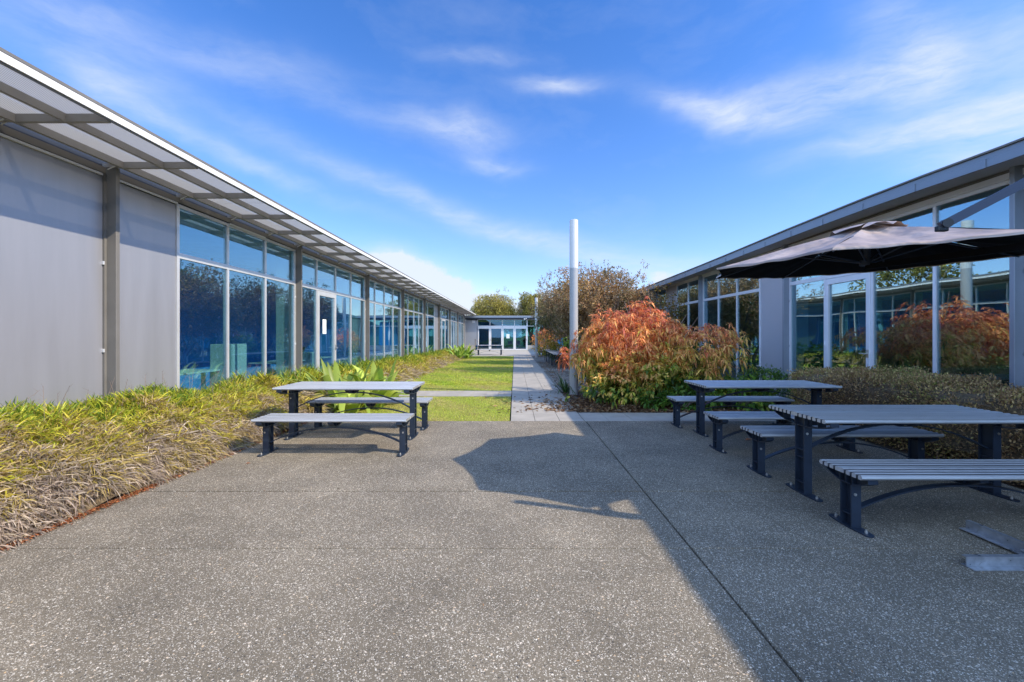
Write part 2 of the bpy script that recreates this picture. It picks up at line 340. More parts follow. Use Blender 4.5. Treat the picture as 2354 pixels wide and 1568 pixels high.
M = dict(
 agg=aggregate(),
 paver=basic('paver_concrete', (.40, .36, .30), .85, var=.16, vs=2.2, bump=.35, bs=120, dirt=((.27, .24, .20), 3.5, .62)),
 conc=basic('plain_concrete', (.44, .40, .34), .85, var=.12, vs=1.5, bump=.3, bs=90, dirt=((.24, .23, .20), 2.5, .62)),
 soil=basic('dark_soil', (.04, .032, .025), .95, var=.4, vs=12),
 mulch=ground_mat('mulch', (.10, .075, .052), (.24, .20, .155), 34., (.17, .09, .045), .60),
 gravel=ground_mat('gravel', (.16, .14, .115), (.36, .33, .285), 60., (.22, .19, .13), .58),
 thatch=basic('dark_thatch', (.16, .115, .065), .95, var=.6, vs=22, bump=1., bs=40),
 lawn=ground_mat('lawn_base', (.20, .24, .04), (.36, .38, .07), 55., (.21, .17, .07), .60),
 field=ground_mat('field_grass', (.06, .08, .02), (.12, .14, .04), 3., (.16, .14, .07), .58, bump=.1, s2=.05),
 hill=basic('hill_scrub', (.045, .06, .04), .95, var=.45, vs=.05, bump=1., bs=.4),
 panel=basic('grey_wall_panel', (.385, .385, .405), .38, var=.06, vs=1.2, metal=.45, stretch=(1, 3.5, .35), dirt=((.33, .325, .33), 1.6, .63)),
 panel_r=basic('grey_panel_right', (.52, .52, .56), .4, var=.03, vs=.8, metal=.15),
 steel=basic('grey_painted_steel', (.17, .16, .145), .5, var=.10, vs=3, metal=0., dirt=((.17, .155, .13), 6, .66)),
 steel_b=basic('blue_grey_steel', (.30, .33, .38), .4, var=.07, vs=2, metal=.2),
 soffit=basic('soffit_lining', (.62, .62, .62), .8, var=.06),
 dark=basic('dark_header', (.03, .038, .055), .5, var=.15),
 gutter=basic('gutter_grey', (.25, .285, .33), .38, var=.06, vs=1.2, metal=.35),
 white=basic('white_aluminium', (.74, .74, .73), .35, var=.05, dirt=((.5, .48, .44), 9, .70)),
 alu=basic('silver_aluminium', (.66, .66, .65), .35, var=.05, metal=.4),
 alu_b=basic('shaded_aluminium', (.84, .86, .90), .35, var=.05, metal=.1),  # same aluminium as the left frames, blue of the shade put into its colour
 beam=basic('canopy_beam', (.30, .285, .27), .6, var=.12, vs=2.5, dirt=((.26, .16, .05), 3.0, .68)),
 screen=screen_mat(),
 slat=basic('slat_aluminium', (.50, .505, .51), .32, var=.14, vs=5, metal=.2, stretch=(.5, 9, 5), dirt=((.36, .35, .33), 9, .60)),
 slot=basic('slot_shade', (.05, .05, .055), .7, var=.3),
 frame=basic('charcoal_casting', (.018, .028, .046), .42, var=.25, vs=7, dirt=((.10, .09, .075), 9, .70)),
 bolt=basic('bolt_steel', (.6, .58, .54), .3, metal=.8),
 pole=basic('painted_pole', (.38, .38, .375), .38, var=.04),
 poletop=basic('white_pole_top', (.66, .645, .62), .45, var=.03),
 galv=basic('galvanised_rail', (.42, .44, .47), .3, var=.3, vs=14, metal=.6, dirt=((.22, .21, .20), 20, .6)),
 black=basic('black_plastic', (.012, .012, .014), .45, var=.2),
 mast=basic('umbrella_mast', (.035, .05, .085), .55, metal=0.),
 blue=basic('blue_fabric', (.012, .03, .14), .8),
 roomwall=basic('blue_room_wall', (.07, .32, .74), .8, var=.1, vs=.7),
 roomwarm=basic('tan_room_wall', (.22, .21, .17), .8, var=.12, vs=.7),
 roomfloor=basic('carpet', (.22, .26, .32), .95, var=.2, vs=8),
 roomwhite=basic('room_white', (.66, .70, .68), .6, var=.05),
 ceil=basic('ceiling_tile', (.6, .62, .62), .9),
 red=basic('red_paint', (.5, .04, .03), .4), paper=basic('paper', (.80, .84, .80), .7, var=.03),
 bark=basic('bark', (.085, .065, .05), .9, var=.35, vs=14, bump=.8, bs=30),
 twig=basic('twigs', (.26, .19, .15), .9, var=.3, vs=5),
 skin=basic('skin', (.45, .27, .19), .55), cloth=basic('dark_clothes', (.015, .017, .022), .85), redcloth=basic('red_cloth', (.45, .05, .035), .8), hair=basic('hair', (.02, .013, .01), .6),
 glassL=glass('window_glass_left', (.72, .92, .96), .17, wave=.004, ws=.7),
 glassR=glass('window_glass_right', (.62, .80, .84), .28, wave=.02, ws=.45),
 glassF=glass('window_glass_far', (.55, .78, .82), .06, wave=.004),
)
def fabric():
    m, n = mat('umbrella_fabric'); tcn = n.n('ShaderNodeTexCoord'); b = n.n('ShaderNodeBsdfPrincipled', i_Roughness=.42)
    t = n.n('ShaderNodeTexNoise', i_Scale=2.2, i_Detail=5.); n.l(tcn.outputs['Object'], t.inputs['Vector'])
    r = n.n('ShaderNodeValToRGB'); e = r.color_ramp.elements; e[0].position = .3; e[1].position = .7; e[0].color = (.27, .20, .165, 1); e[1].color = (.50, .395, .335, 1)
    n.l(t.outputs[0], r.inputs[0]); n.l(r.outputs[0], b.inputs['Base Color']); b.inputs['Sheen Weight'].default_value = .0
    t2 = n.n('ShaderNodeTexNoise', i_Scale=3.5, i_Detail=3.); n.l(tcn.outputs['Object'], t2.inputs['Vector'])
    bp = n.n('ShaderNodeBump', i_Strength=.8, i_Distance=.09); n.l(t2.outputs[0], bp.inputs['Height']); n.l(bp.outputs[0], b.inputs['Normal'])
    finish(n, b.outputs[0]); return m
M['fabric'] = fabric()
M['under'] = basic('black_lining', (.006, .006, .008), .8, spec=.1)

# ------------------------------------------------------------------ leaf and blade generators
def unit(a): return a/np.maximum(np.linalg.norm(a, axis=1, keepdims=True), 1e-9)
def leaf_arrays(P, D, L, W, fold=.25, droop=.0, U=None):
    """lanceolate leaves: 6 verts, folded on the midrib and bent. P base, D direction"""
    n = len(P); D = unit(D)
    if U is None: U = np.tile([0, 0, 1.], (n, 1))+rng.normal(size=(n, 3))*.5
    S = unit(np.cross(D, U)); Nn = np.cross(S, D)
    L = np.broadcast_to(L, n)[:, None]; W = np.broadcast_to(W, n)[:, None]
    mid = P+D*L*.45+Nn*0; dz = np.zeros((n, 3)); dz[:, 2] = -1
    tip = P+D*L+dz*L*droop; m1 = mid+dz*L*droop*.25
    V = np.stack([P, m1+S*W*.5+Nn*W*fold, m1-S*W*.5+Nn*W*fold, tip, m1], 1).reshape(-1, 3)
    b = (np.arange(n)*5)[:, None]
    F = np.concatenate([b+[0, 4, 1], b+[0, 2, 4], b+[1, 4, 3], b+[4, 2, 3]])
    return V, F, 5
def blade_arrays(P, D, L, W, bend):
    """grass blades: curved ribbon of 3 pieces"""
    n = len(P); D = unit(D); L = np.broadcast_to(L, n)[:, None]; W = np.broadcast_to(W, n)[:, None]; bend = np.broadcast_to(bend, n)[:, None]
    H = D.copy(); H[:, 2] = 0; H = unit(H+1e-6); S = unit(np.cross(D, rng.normal(size=(n, 3))))
    dn = np.tile([0, 0, -1.], (n, 1))
    p1 = P+D*L*.4+(dn*.5+H*.1)*L*bend*.16; p2 = P+D*L*.75+(dn+H*.2)*L*bend*.5; p3 = P+D*L+(dn+H*.2)*L*bend
    V = np.stack([P-S*W*.4, P+S*W*.4, p1-S*W*.5, p1+S*W*.5, p2-S*W*.35, p2+S*W*.35, p3], 1).reshape(-1, 3)
    b = (np.arange(n)*7)[:, None]
    Q = np.concatenate([b+[0, 1, 3, 2], b+[2, 3, 5, 4]]); T = b+[4, 5, 6]
    return V, [Q, T], 7
def strap_plant(name, loc, n, L, W, m, spread=.55, seed=0, parent=None, up=1.0):
    """broad strap leaves in a rosette, each a channelled ribbon with the leaf's own outline"""
    r = np.random.default_rng(seed); mb = MB(); tones = []
    K = 7
    for i in range(n):
        a = r.uniform(0, 2*math.pi); t = r.uniform(.12, 1)**.8; lean = t*spread
        h = np.array([math.cos(a), math.sin(a), 0]); l = L*r.uniform(.65, 1.1); w = W*r.uniform(.7, 1.15)
        base = np.array(loc)+h*.06*r.uniform(0, 1)*L*4; side = np.array([-h[1], h[0], 0]); tw = r.uniform(-.5, .5)
        side = side*math.cos(tw)+np.array([0, 0, 1])*math.sin(tw)*.4
        vs = []
        for k in range(K):
            s = k/(K-1); ang = lean+s*s*r.uniform(.5, .9)*lean*1.1
            p = base+h*l*s*math.sin(ang)+np.array([0, 0, 1])*l*s*math.cos(ang)*up
            ww = w*(math.sin(math.pi*min(1, .12+s*.88))**.7)*(.55 if k == 0 else 1)
            if k == K-1: ww = .002
            nn = np.array([0, 0, 1])*math.sin(ang)*.5-h*.5*math.cos(ang)
            vs += [p-side*ww*.5+nn*ww*-.25, p, p+side*ww*.5+nn*ww*-.25]; tones += [r.uniform(.2, .9)]*3 if False else []
        mb.add(vs, [(3*k+j, 3*k+j+1, 3*k+4+j, 3*k+3+j) for k in range(K-1) for j in (0, 1)], 0, True)
    o = mb.build(name, m, parent); return o
def shell_pts(n, c, rad, seed=0, inner=.55, flat=1.0, lump=.18):
    """points in a lumpy ellipsoid, dense near the surface"""
    r = np.random.default_rng(seed); d = unit(r.normal(size=(n, 3)))
    k = r.uniform(inner, 1, n)**.6
    ph = r.uniform(0, 6.28, 12); fr = r.normal(size=(12, 3))*3.2
    lm = 1+lump*sum(np.sin(d@fr[i]+ph[i]) for i in range(12))/2.4
    return np.array(c)+d*(k*lm)[:, None]*np.array(rad), d

# ------------------------------------------------------------------ ground
def sheet(name, x0, x1, y0, y1, z, m, th=None, **kw):
    mb = MB()
    if th: mb.box(x0, x1, y0, y1, z-th, z)
    else: mb.add([(x0, y0, z), (x1, y0, z), (x1, y1, z), (x0, y1, z)], [(0, 1, 2, 3)])
    o = mb.build(name, m); tag(o, kind='structure', **kw); return o
sheet('ground', -900, 900, -300, 1400, -.06, M['field'])
def slabs(name, xs, ys, z0, z1, m, gap=.008):
    mb = MB()
    for i in range(len(xs)-1):
        for j in range(len(ys)-1):
            mb.box(xs[i]+gap/2, xs[i+1]-gap/2, ys[j]+gap/2, ys[j+1]-gap/2, z0, z1, ch=.003)
    return tag(mb.build(name, m), kind='structure')
mb = MB()
JX = [(-6.5, 0), (-3.52, .004), (1.205, .014), (4.8, .0)]; JY = [(-3, 0), (.6, .012), (2.97, .010), (4.06, .022), (7.40, 0)]
for i in range(3):
    for j in range(4): mb.box(JX[i][0]+JX[i][1]/2, JX[i+1][0]-JX[i+1][1]/2, JY[j][0]+JY[j][1]/2, JY[j+1][0]-JY[j+1][1]/2, -.055, 0, ch=.003)
tag(mb.build('patio_paving', M['agg']), kind='structure')
sheet('joint_bed', -4.6, 6.2, -3, 8.2, -.045, M['soil'])
# paved path and its side strips
xs = [-.072, .345, .765, 1.185]
pv = MB(); y = 7.405; r_ = random.Random(3)
while y < 31:
    for i in range(3):
        pv.box(xs[i]+.003, xs[i+1]-.003, y+.0015, y+.5985, -.05, .002+r_.uniform(-.0015, .0015), ch=.003)
    y += .60
for i in range(11):
    x0 = 1.19+i*.42
    for j in range(2): pv.box(x0+.002, x0+.418, 7.405+j*.40+.0015, 7.405+j*.40+.3985, -.05, .001+r_.uniform(-.0015, .0015), ch=.003)
tag(pv.build('paved_path', M['paver']), kind='structure')
pv = MB()
for i in range(10): 
    for j in range(2): pv.box(-3.35+i*.327, -3.35+i*.327+.322, 10.50+j*.5, 10.50+j*.5+.495, -.05, .0+r_.uniform(-.001, .001), ch=.003)
tag(pv.build('lawn_crossing_path', M['paver']), kind='structure')
pv = MB()
for i in range(8): pv.box(1.19+i*.6, 1.19+i*.6+.596, 18.1, 19.3, -.05, .0, ch=.003)
tag(pv.build('garden_crossing_path', M['paver']), kind='structure')
pv = MB()
for i in range(4): pv.box(-4.9+i*2.0, -4.9+i*2.0+1.995, 31.02, 43.45, -.05, .02, ch=.004)
tag(pv.build('entrance_slab', M['conc']), kind='structure')
sheet('path_bed', -.10, 1.22, 7.4, 31, -.045, M['soil'])
sheet('lawn_soil', -5.2, -.09, 7.4, 31.0, -.02, M['lawn'])
sheet('garden_bed', 1.19, 6.6, 8.21, 43.4, -.012, M['mulch'])
sheet('gravel_bed', 1.195, 3.6, 11.2, 30, -.006, M['gravel'])
sheet('hedge_bed', 4.83, 6.5, -3, 8.2, -.008, M['mulch'])
sheet('border_soil', -5.2, -3.5, -3, 7.4, .004, M['mulch'])
# hills
def hill(name, pts, base, z, m, depth):
    mb = MB(); n = len(pts)
    v = [(x, y, base) for x, y, h in pts]+[(x, y, h) for x, y, h in pts]
    mb.add(v, [(i, i+1, n+i+1, n+i) for i in range(n-1)])
    return mb
hx = []; r_ = random.Random(11)
NX, NY = 60, 16; V = []; 
for j in range(NY):
    for i in range(NX):
        yy = -250+i*20; xx = 230+j*28; t = j/(NY-1)
        z = -1+math.sin(math.pi*min(1, t*1.1))*(46+22*math.sin(i*.23)+12*math.sin(i*.61+1)+7*math.sin(i*1.3+j*.4))
        V.append((xx, yy, z))
F = [(j*NX+i, j*NX+i+1, (j+1)*NX+i+1, (j+1)*NX+i) for j in range(NY-1) for i in range(NX-1)]
mb = MB(); mb.add(V, F, 0, True); tag(mb.build('hills', M['hill']), kind='structure')

# ------------------------------------------------------------------ lawn grass (stuff)
n1, n2 = 50000, 36000
y1 = 7.42+rng.uniform(0, 1, n1)**1.15*6.5; y2 = 13+rng.uniform(0, 1, n2)*18
Y = np.concatenate([y1, y2]); X = -.085-rng.uniform(0, 1, len(Y))*3.9
keep = ~((Y > 10.48) & (Y < 11.52)); X, Y = X[keep], Y[keep]; n = len(X)
big = np.where(Y > 13, 1.7, 1.0)
P = np.stack([X, Y, np.full(n, -.02)], 1); D = np.stack([rng.normal(size=n)*.45, rng.normal(size=n)*.45, np.ones(n)], 1)
Vv, Fq, k = blade_arrays(P, D, rng.uniform(.014, .042, n)*big, rng.uniform(.004, .008, n)*big, .4)
pat = np.sin(X*1.7+3)*np.sin(Y*.9+X)*.5+np.sin(X*5.1+Y*3.3)*.25+np.sin(X*.8-Y*2.1)*.2
pat = pat + np.where(Y < 10.5, -.35, .12)
tone = np.clip(.50+pat*.50+np.random.default_rng(3).normal(size=n)*.05, 0, 1)
M['grass'] = leafy('lawn_grass', [(0, (.66, .47, .26)), (.3, (.62, .54, .15)), (.5, (.58, .62, .08)), (.75, (.48, .60, .06)), (1, (.32, .46, .05))], .45, .55, .35)
o = arr_mesh('lawn', Vv, Fq, M['grass'], attrs={'tone': np.repeat(tone, k)}); tag(o, 'mown green lawn with dry brown patches beside the paved path', 'lawn', kind='stuff')

# ------------------------------------------------------------------ left grass border (stuff)
def border_h(x, y):
    """height of the planting mound by distance from its edge"""
    e = -3.52+.05*np.sin(y*2.1)+.04*np.sin(y*5.3)+np.where(y > 7.4, .14, 0)
    t = np.clip((e-x)/(1.35), 0, 1)
    top = np.interp(y, [0, 3, 5, 8, 10, 14, 22, 30], [.72, .70, .62, .56, .54, .50, .44, .42])
    top = top*(1+.07*np.sin(y*3.1+x*2)+.05*np.sin(y*7.7))
    return .03+top*np.clip(t*1.5, 0, 1)**.55, t
gx = np.linspace(-3.5, -4.97, 14); gy = np.arange(.8, 30.4, .15)
GX, GY = np.meshgrid(gx, gy); GZ, T = border_h(GX, GY); GZ = np.maximum(GZ-.13, .0)
V = np.stack([GX.ravel(), GY.ravel(), GZ.ravel()], 1); nx = len(gx)
I = np.arange(len(gy)-1)[:, None]*nx+np.arange(nx-1)[None]; I = I.ravel()[:, None]
bord = empty('grass_border', (-4.2, 0, 0)); bord['kind'] = 'stuff'
tag(bord, 'long mass of yellow-green and dry strap grasses along the left building wall', 'grass border')
bm_ = arr_mesh('thatch', V-[-4.2, 0, 0], [np.concatenate([I, I+1, I+nx+1, I+nx], 1)], M['thatch'], smooth=True, parent=bord)
def border_blades(n, ya, yb, L, W, dry, seed, ypow=1.):
    r = np.random.default_rng(seed); y = ya+(yb-ya)*r.uniform(0, 1, n)**ypow
    t = r.uniform(0, 1, n); x = -3.50-1.45*t+np.where(y > 7.4, .12, 0)
    z, tt = border_h(x, y); z = z-r.uniform(0, .14, n)*np.minimum(1, tt*4+.2)
    out = np.clip(1.15-tt*1.7, -.1, 1.1)
    ang = r.uniform(0, 6.28, n)
    cell0 = np.floor(x/.19+np.sin(y*3)*.4)*57.3+np.floor(y/.23+np.sin(x*7)*.3)*131.7; hh = np.modf(np.abs(np.sin(cell0+9)*24634.6))[0]; z = z+(hh-.6)*.10*np.minimum(1, tt*3)
    ca = hh*6.28; out = out+np.cos(ca)*.35; L = L*(.7+.6*hh)
    D = np.stack([out+np.cos(ang)*.8, np.sin(ang)*.9-.05, .45+tt*1.5+r.uniform(-.2, .5, n)-dry*.35], 1)
    Vv, Fq, k = blade_arrays(np.stack([x, y, z], 1), D, L*r.uniform(.55, 1.2, n), W*r.uniform(.7, 1.3, n), r.uniform(.15, .9, n)*(1.2-.6*tt))
    cell = np.floor(x/.19+np.sin(y*3)*.4)*57.3+np.floor(y/.23+np.sin(x*7)*.3)*131.7
    h1 = np.modf(np.abs(np.sin(cell)*43758.5))[0]; clump = (h1-.5)*.42+np.sin(y*1.1+1)*.06
    tone = np.clip(.15+tt*.95+clump-dry*.35+np.where(y > 8.5, .10, 0), 0, 1)
    return Vv, Fq, np.repeat(tone, k)
M['border'] = leafy('border_grass', [(0, (.40, .31, .24)), (.16, (.58, .48, .37)), (.32, (.46, .34, .14)), (.5, (.50, .38, .07)), (.66, (.60, .55, .05)), (.84, (.42, .47, .035)), (1, (.15, .26, .025))], .5, .5, .3)
for nm, a in (('green_blades', dict(n=56000, ya=1.6, yb=7.6, L=.145, W=.0105, dry=0, seed=1)), ('dry_blades', dict(n=48000, ya=1.6, yb=7.6, L=.125, W=.005, dry=1, seed=2)),
              ('rear_blades', dict(n=34000, ya=7.4, yb=30.2, L=.21, W=.015, dry=.1, seed=3, ypow=1.4))):
    Vv, Fq, tn = border_blades(**a); arr_mesh(nm, Vv-np.tile([-4.2, 0, 0], (len(Vv), 1)), Fq, M['border'], attrs={'tone': tn}, parent=bord)
# thin dry seed stalks
mb = MB(); r_ = random.Random(5)
for i in range(46):
    y0 = r_.uniform(3.6, 9); x0 = r_.uniform(-4.75, -4.3); h = r_.uniform(.2, .42); z0 = .6; lx, ly = r_.uniform(-.1, .22), r_.uniform(-.05, .25)
    pts = [(x0, y0, z0), (x0+lx*.4, y0+ly*.4, z0+h*.55), (x0+lx, y0+ly, z0+h)]; mb.path(pts, [.0022, .0018, .001], 4)
    for q in range(4):
        s = .6+q*.12; px, py, pz = x0+lx*s, y0+ly*s, z0+h*s; mb.tube((px, py, pz), (px+r_.uniform(-.04, .04), py+r_.uniform(-.04, .04), pz+.035), .0012, .0006, 3)
o = mb.build('seed_stalks', M['twig'], bord); o.matrix_parent_inverse = Matrix.Translation((4.2, 0, 0))

# bark chips along the border edge and leaf litter under the shrubs
def litter(name, n, xf, yf, zf, L, m, label, seed):
    r = np.random.default_rng(seed); x = xf(r, n); y = yf(r, n)
    P = np.stack([x, y, np.full(n, zf)+r.uniform(.003, .018, n)], 1); a = r.uniform(0, 6.28, n)
    D = np.stack([np.cos(a), np.sin(a), r.normal(size=n)*.18], 1)
    U = np.stack([r.normal(size=n)*.35, r.normal(size=n)*.35, np.ones(n)], 1)
    Vv, F, k = leaf_arrays(P, D, L*r.uniform(.5, 1.2, n), L*.38*r.uniform(.6, 1.2, n), .3, 0, U)
    Vv[:, 2] = np.maximum(Vv[:, 2], zf+.002)
    o = arr_mesh(name, Vv, [F], m, attrs={'tone': np.full(len(Vv), .5)}); return tag(o, label, 'leaf litter', kind='stuff')
M['chips'] = leafy('orange_chips', [(0, (.14, .05, .02)), (.5, (.42, .13, .045)), (1, (.55, .24, .10))], 1., .8, .1)
M['litter'] = leafy('brown_litter', [(0, (.09, .05, .03)), (.4, (.22, .12, .06)), (.7, (.34, .17, .06)), (1, (.42, .32, .20))], 1., .8, .15)
litter('bark_chips', 5200, lambda r, n: -3.50+np.abs(r.normal(size=n))*.032, lambda r, n: 1.4+6.1*r.uniform(0, 1, n)**1.2, .001, .030, M['chips'], 'strip of orange bark chips along the foot of the left grass border', 4)
litter('shrub_litter', 7000, lambda r, n: 2.6+r.normal(size=n)*.95, lambda r, n: 8.25+np.abs(r.normal(size=n))*1.1, -.01, .11, M['litter'], 'brown fallen leaves on the mulch under the orange shrub', 5)
litter('hedge_litter', 3500, lambda r, n: 4.86+np.abs(r.normal(size=n))*.28, lambda r, n: r.uniform(2.5, 8.1, n), -.006, .045, M['litter'], 'rusty brown litter along the foot of the clipped right hedge', 6)
litter('paving_litter', 160, lambda r, n: r.uniform(-3.4, 4.6, n), lambda r, n: np.where(r.uniform(0, 1, n) < .5, 4.06+r.normal(size=n)*.02, r.uniform(1.8, 7.3, n)), .0, .022, M['litter'], 'tiny brown leaf bits scattered on the patio paving and along its joints', 12)
litter('bed_litter', 3500, lambda r, n: 1.25+np.abs(r.normal(size=n))*1.1, lambda r, n: r.uniform(8.3, 24, n), -.005, .07, M['litter'], 'scattered dry leaves on the gravel bed beside the path', 7)
litter('lawn_litter', 420, lambda r, n: r.uniform(-3.4, -.2, n), lambda r, n: 7.5+22*r.uniform(0, 1, n), .01, .05, leafy('yellow_leaf', [(0, (.40, .22, .05)), (1, (.55, .42, .08))], 1., .6, .3), 'small yellow leaves scattered over the lawn', 8)

# ------------------------------------------------------------------ buildings
COLY = [-3.9, .7]+[5.30+4.6*k for k in range(9)]
def window_unit(parent, X, sgn, y0, y1, gm, fm, z0=.04, zt=(2.60, 2.68), z1=3.40, right_m=False, low=None):
    """one mullion bay: frame mesh with transom, child pane. sgn = direction of the outside (+1/-1 along X)"""
    w2 = .024; d0, d1 = X-.045*sgn, X+.03*sgn; mb = MB()
    mb.box(d0, d1, y0-w2, y0+w2, z0, z1)
    if right_m: mb.box(d0, d1, y1-w2, y1+w2, z0, z1)
    ye = y1-w2
    mb.box(d0, d1-.002*sgn, y0+w2, ye, zt[0], zt[1]); mb.box(d0, d1-.002*sgn, y0+w2, ye, z1-.05, z1); mb.box(d0, d1-.002*sgn, y0+w2, ye, z0, z0+.08)
    f = mb.build('window', fm, parent)
    g = MB(); g.box(X-.006, X+.006, y0+w2, ye, z0+.08, zt[0]); g.box(X-.006, X+.006, y0+w2, ye, zt[1], z1-.05); g.build('pane', gm, f)
    return f
def door_unit(parent, X, sgn, y0, y1, gm, fm, zh=2.60, handle_far=True, notice=None, hinges=False, z1=3.40):
    w2 = .024; d0, d1 = X-.045*sgn, X+.03*sgn; mb = MB()
    mb.box(d0, d1, y0-w2, y0+w2, .04, z1); mb.box(d0, d1-.002*sgn, y0+w2, y1-w2, 2.60, 2.68); mb.box(d0, d1-.002*sgn, y0+w2, y1-w2, z1-.05, z1)
    f = mb.build('window', fm, parent); g = MB(); g.box(X-.006, X+.006, y0+w2, y1-w2, 2.68, z1-.05); g.build('pane', gm, f)
    e0, e1 = X-.03*sgn, X+.045*sgn; a, b = y0+w2+.006, y1-w2-.006; s = .085; mb = MB()
    mb.box(e0, e1, a, a+s, .05, zh-.01, ch=.004); mb.box(e0, e1, b-s, b, .05, zh-.01, ch=.004); mb.box(e0, e1-.002*sgn, a+s, b-s, zh-.12, zh-.01); mb.box(e0, e1-.002*sgn, a+s, b-s, .05, .22)
    d = mb.build('door', fm, parent)
    g = MB(); g.box(X-.005, X+.005, a+s, b-s, .22, zh-.12); g.build('pane', gm, d)
    hy = (b-s/2) if handle_far else (a+s/2); sy = -1 if handle_far else 1
    h = MB(); h.tube((e1, hy, 1.13), (e1+.055*sgn, hy, 1.13), .012, n=8); h.tube((e1+.05*sgn, hy, 1.13), (e1+.05*sgn, hy+sy*.13, 1.13), .010, n=8); h.box(e1, e1+.008*sgn, hy-.028, hy+.028, 1.06, 1.20)
    h.tube((e1, hy-sy*.02, 1.16), (e1+.04*sgn, hy+.05, 1.10), .006, n=6)
    h.build('handle', M['bolt'], d)
    if notice:
        g = MB(); g.box(X+.007*sgn, X+.010*sgn, notice[0], notice[1], notice[2], notice[3]); g.build('notice', M['paper'], d)
    if hinges:
        hy2 = (a+.005) if handle_far else (b-.005)
        for z in (.35, 1.3, 2.3):
            g = MB(); g.tube((e1+.012*sgn, hy2, z-.05), (e1+.012*sgn, hy2, z+.05), .011, n=8); g.build('hinge', M['alu_b'], d)
    return d

# ---- left building
XL = -5.0
LB = empty('office_building', (XL, 20, 0)); tag(LB, 'long low glazed office wing on the left with a slatted sunshade canopy', 'building')
PB = Matrix.Translation((5.0, -20, 0))
def lb(o): o.matrix_parent_inverse = PB; return o
def fix(o, par, inv):
    o.parent = par; o.matrix_parent_inverse = inv; return o
class PP:  # builds parts in world coordinates under a placed empty
    pass
lparts = []
for i, yc in enumerate(COLY):
    mb = MB(); mb.box(XL-.02, XL+.145, yc, yc+.052, 0, 3.50, ch=.004); mb.box(XL-.02, XL+.03, yc-.03, yc, 0, 3.42)
    c = lb(mb.build('column', M['steel'], LB))
    for z in (1.27, 2.33):
        k = MB(); k.box(XL+.004, XL+.040, yc-.05, yc-.031, z-.022, z+.022, ch=.003); k.build('clip', M['alu'], c)
def wallp(par, X, sgn, y0, y1, m, z1=3.38, inv=lb):
    mb = MB(); mb.box(X-.10*sgn, X+.012*sgn, y0, y1, 0, z1, ch=.004); return inv(mb.build('wall_panel', m, par))
wallp(LB, XL, 1, -3.84, .66, M['panel']); wallp(LB, XL, 1, .76, 5.268, M['panel']); wallp(LB, XL, 1, 5.356, 6.405, M['panel'])
wallp(LB, XL, 1, 26.97, 28.26, M['panel'])
def bays(y_from, y_to, n): return [y_from+(y_to-y_from)*i/n for i in range(n+1)]
ms = [6.43, 7.55, 8.69, 9.84]
for a, b in zip(ms[:-1], ms[1:]): lb(window_unit(LB, XL, 1, a, b, M['glassL'], M['alu'], right_m=(b == ms[-1])))
def run(ys, door=None, **kw):
    for i, (a, b) in enumerate(zip(ys[:-1], ys[1:])):
        if door == i: 
            nb = len(bpy.data.objects); before = set(LB.children); door_unit(LB, XL, 1, a, b, M['glassL'], M['alu'], **kw)
            for c in set(LB.children)-before: lb(c)
        else: lb(window_unit(LB, XL, 1, a, b, M['glassL'], M['alu'], right_m=(i == len(ys)-2)))
run([9.98, 10.94, 12.09, 13.22, 14.44], door=1, handle_far=True, notice=(11.30, 11.52, 1.50, 1.88))
run([14.58, 15.49, 16.62, 17.8, 19.04]); run([19.18, 20.3, 21.5, 22.6, 23.64]); run([23.78, 24.9, 26.94])
run([28.38, 29.6, 31.2, 32.84], door=1); run([32.98, 34.1, 35.3, 36.4, 37.44]); run([37.58, 38.8, 40.3, 42.04]); run([42.18, 43.4])
mb = MB(); mb.box(XL-.09, XL+.02, -3.9, 43.45, 3.425, 3.50); lb(mb.build('header_frame', M['steel'], LB))
mb = MB(); mb.box(XL-.12, XL-.03, -3.9, 43.45, 3.50, 3.64); lb(mb.build('header_beam', M['dark'], LB))
mb = MB(); mb.box(XL+.0, XL+.035, -3.8, 5.25, 3.384, 3.410); lb(mb.build('flashing', M['white'], LB))
for ya_, yb_ in ((5.37, 6.40), (7.58, 8.66), (17.82, 19.0)):
    mb = MB(); mb.box(XL+.031, XL+.046, ya_, yb_, 3.384, 3.410); lb(mb.build('flashing', M['white'], LB))
mb = MB(); mb.box(-14, XL-.03, -4, 43.6, 3.64, 3.80); mb.box(-14.05, -13.9, -4, 43.6, 0, 3.64); mb.box(-13.9, XL-.1, -4.05, -3.9, 0, 3.64); lb(mb.build('roof', M['gutter'], LB))
mb = MB(); mb.box(-13.9, XL-.11, -3.9, 43.5, 3.36, 3.42); lb(mb.build('ceiling', M['ceil'], LB))
mb = MB(); mb.box(-13.9, XL-.05, -3.9, 43.5, .0, .03); lb(mb.build('floor', M['roomfloor'], LB))
mb = MB(); mb.box(-7.5, -7.4, -3.9, 43.5, .03, 3.36)
for yy in (6.3, 14.5, 19.1, 28.3, 37.4): mb.box(-7.4, XL-.5, yy, yy+.1, .03, 3.36)
lb(mb.build('room_wall', M['roomwall'], LB))
for yc in COLY[2:]:
    k = MB(); k.box(XL-.42, XL-.125, yc-.02, yc+.07, .03, 3.36); lb(k.build('wall_nib', M['roomwhite'], LB))
for yy, xx in ((10.9, -5.75), (15.95, -5.8), (22.0, -5.8), (30.6, -5.8), (7.9, -6.9), (12.9, -6.9)):
    k = MB(); k.tube((xx, yy, .03), (xx, yy, 3.36), .11, n=20); lb(k.build('interior_column', M['roomwhite'], LB))
mb = MB(); mb.box(XL+.02, XL+.08, 42.9, 42.98, .3, 3.3); lb(mb.build('downpipe', M['white'], LB))
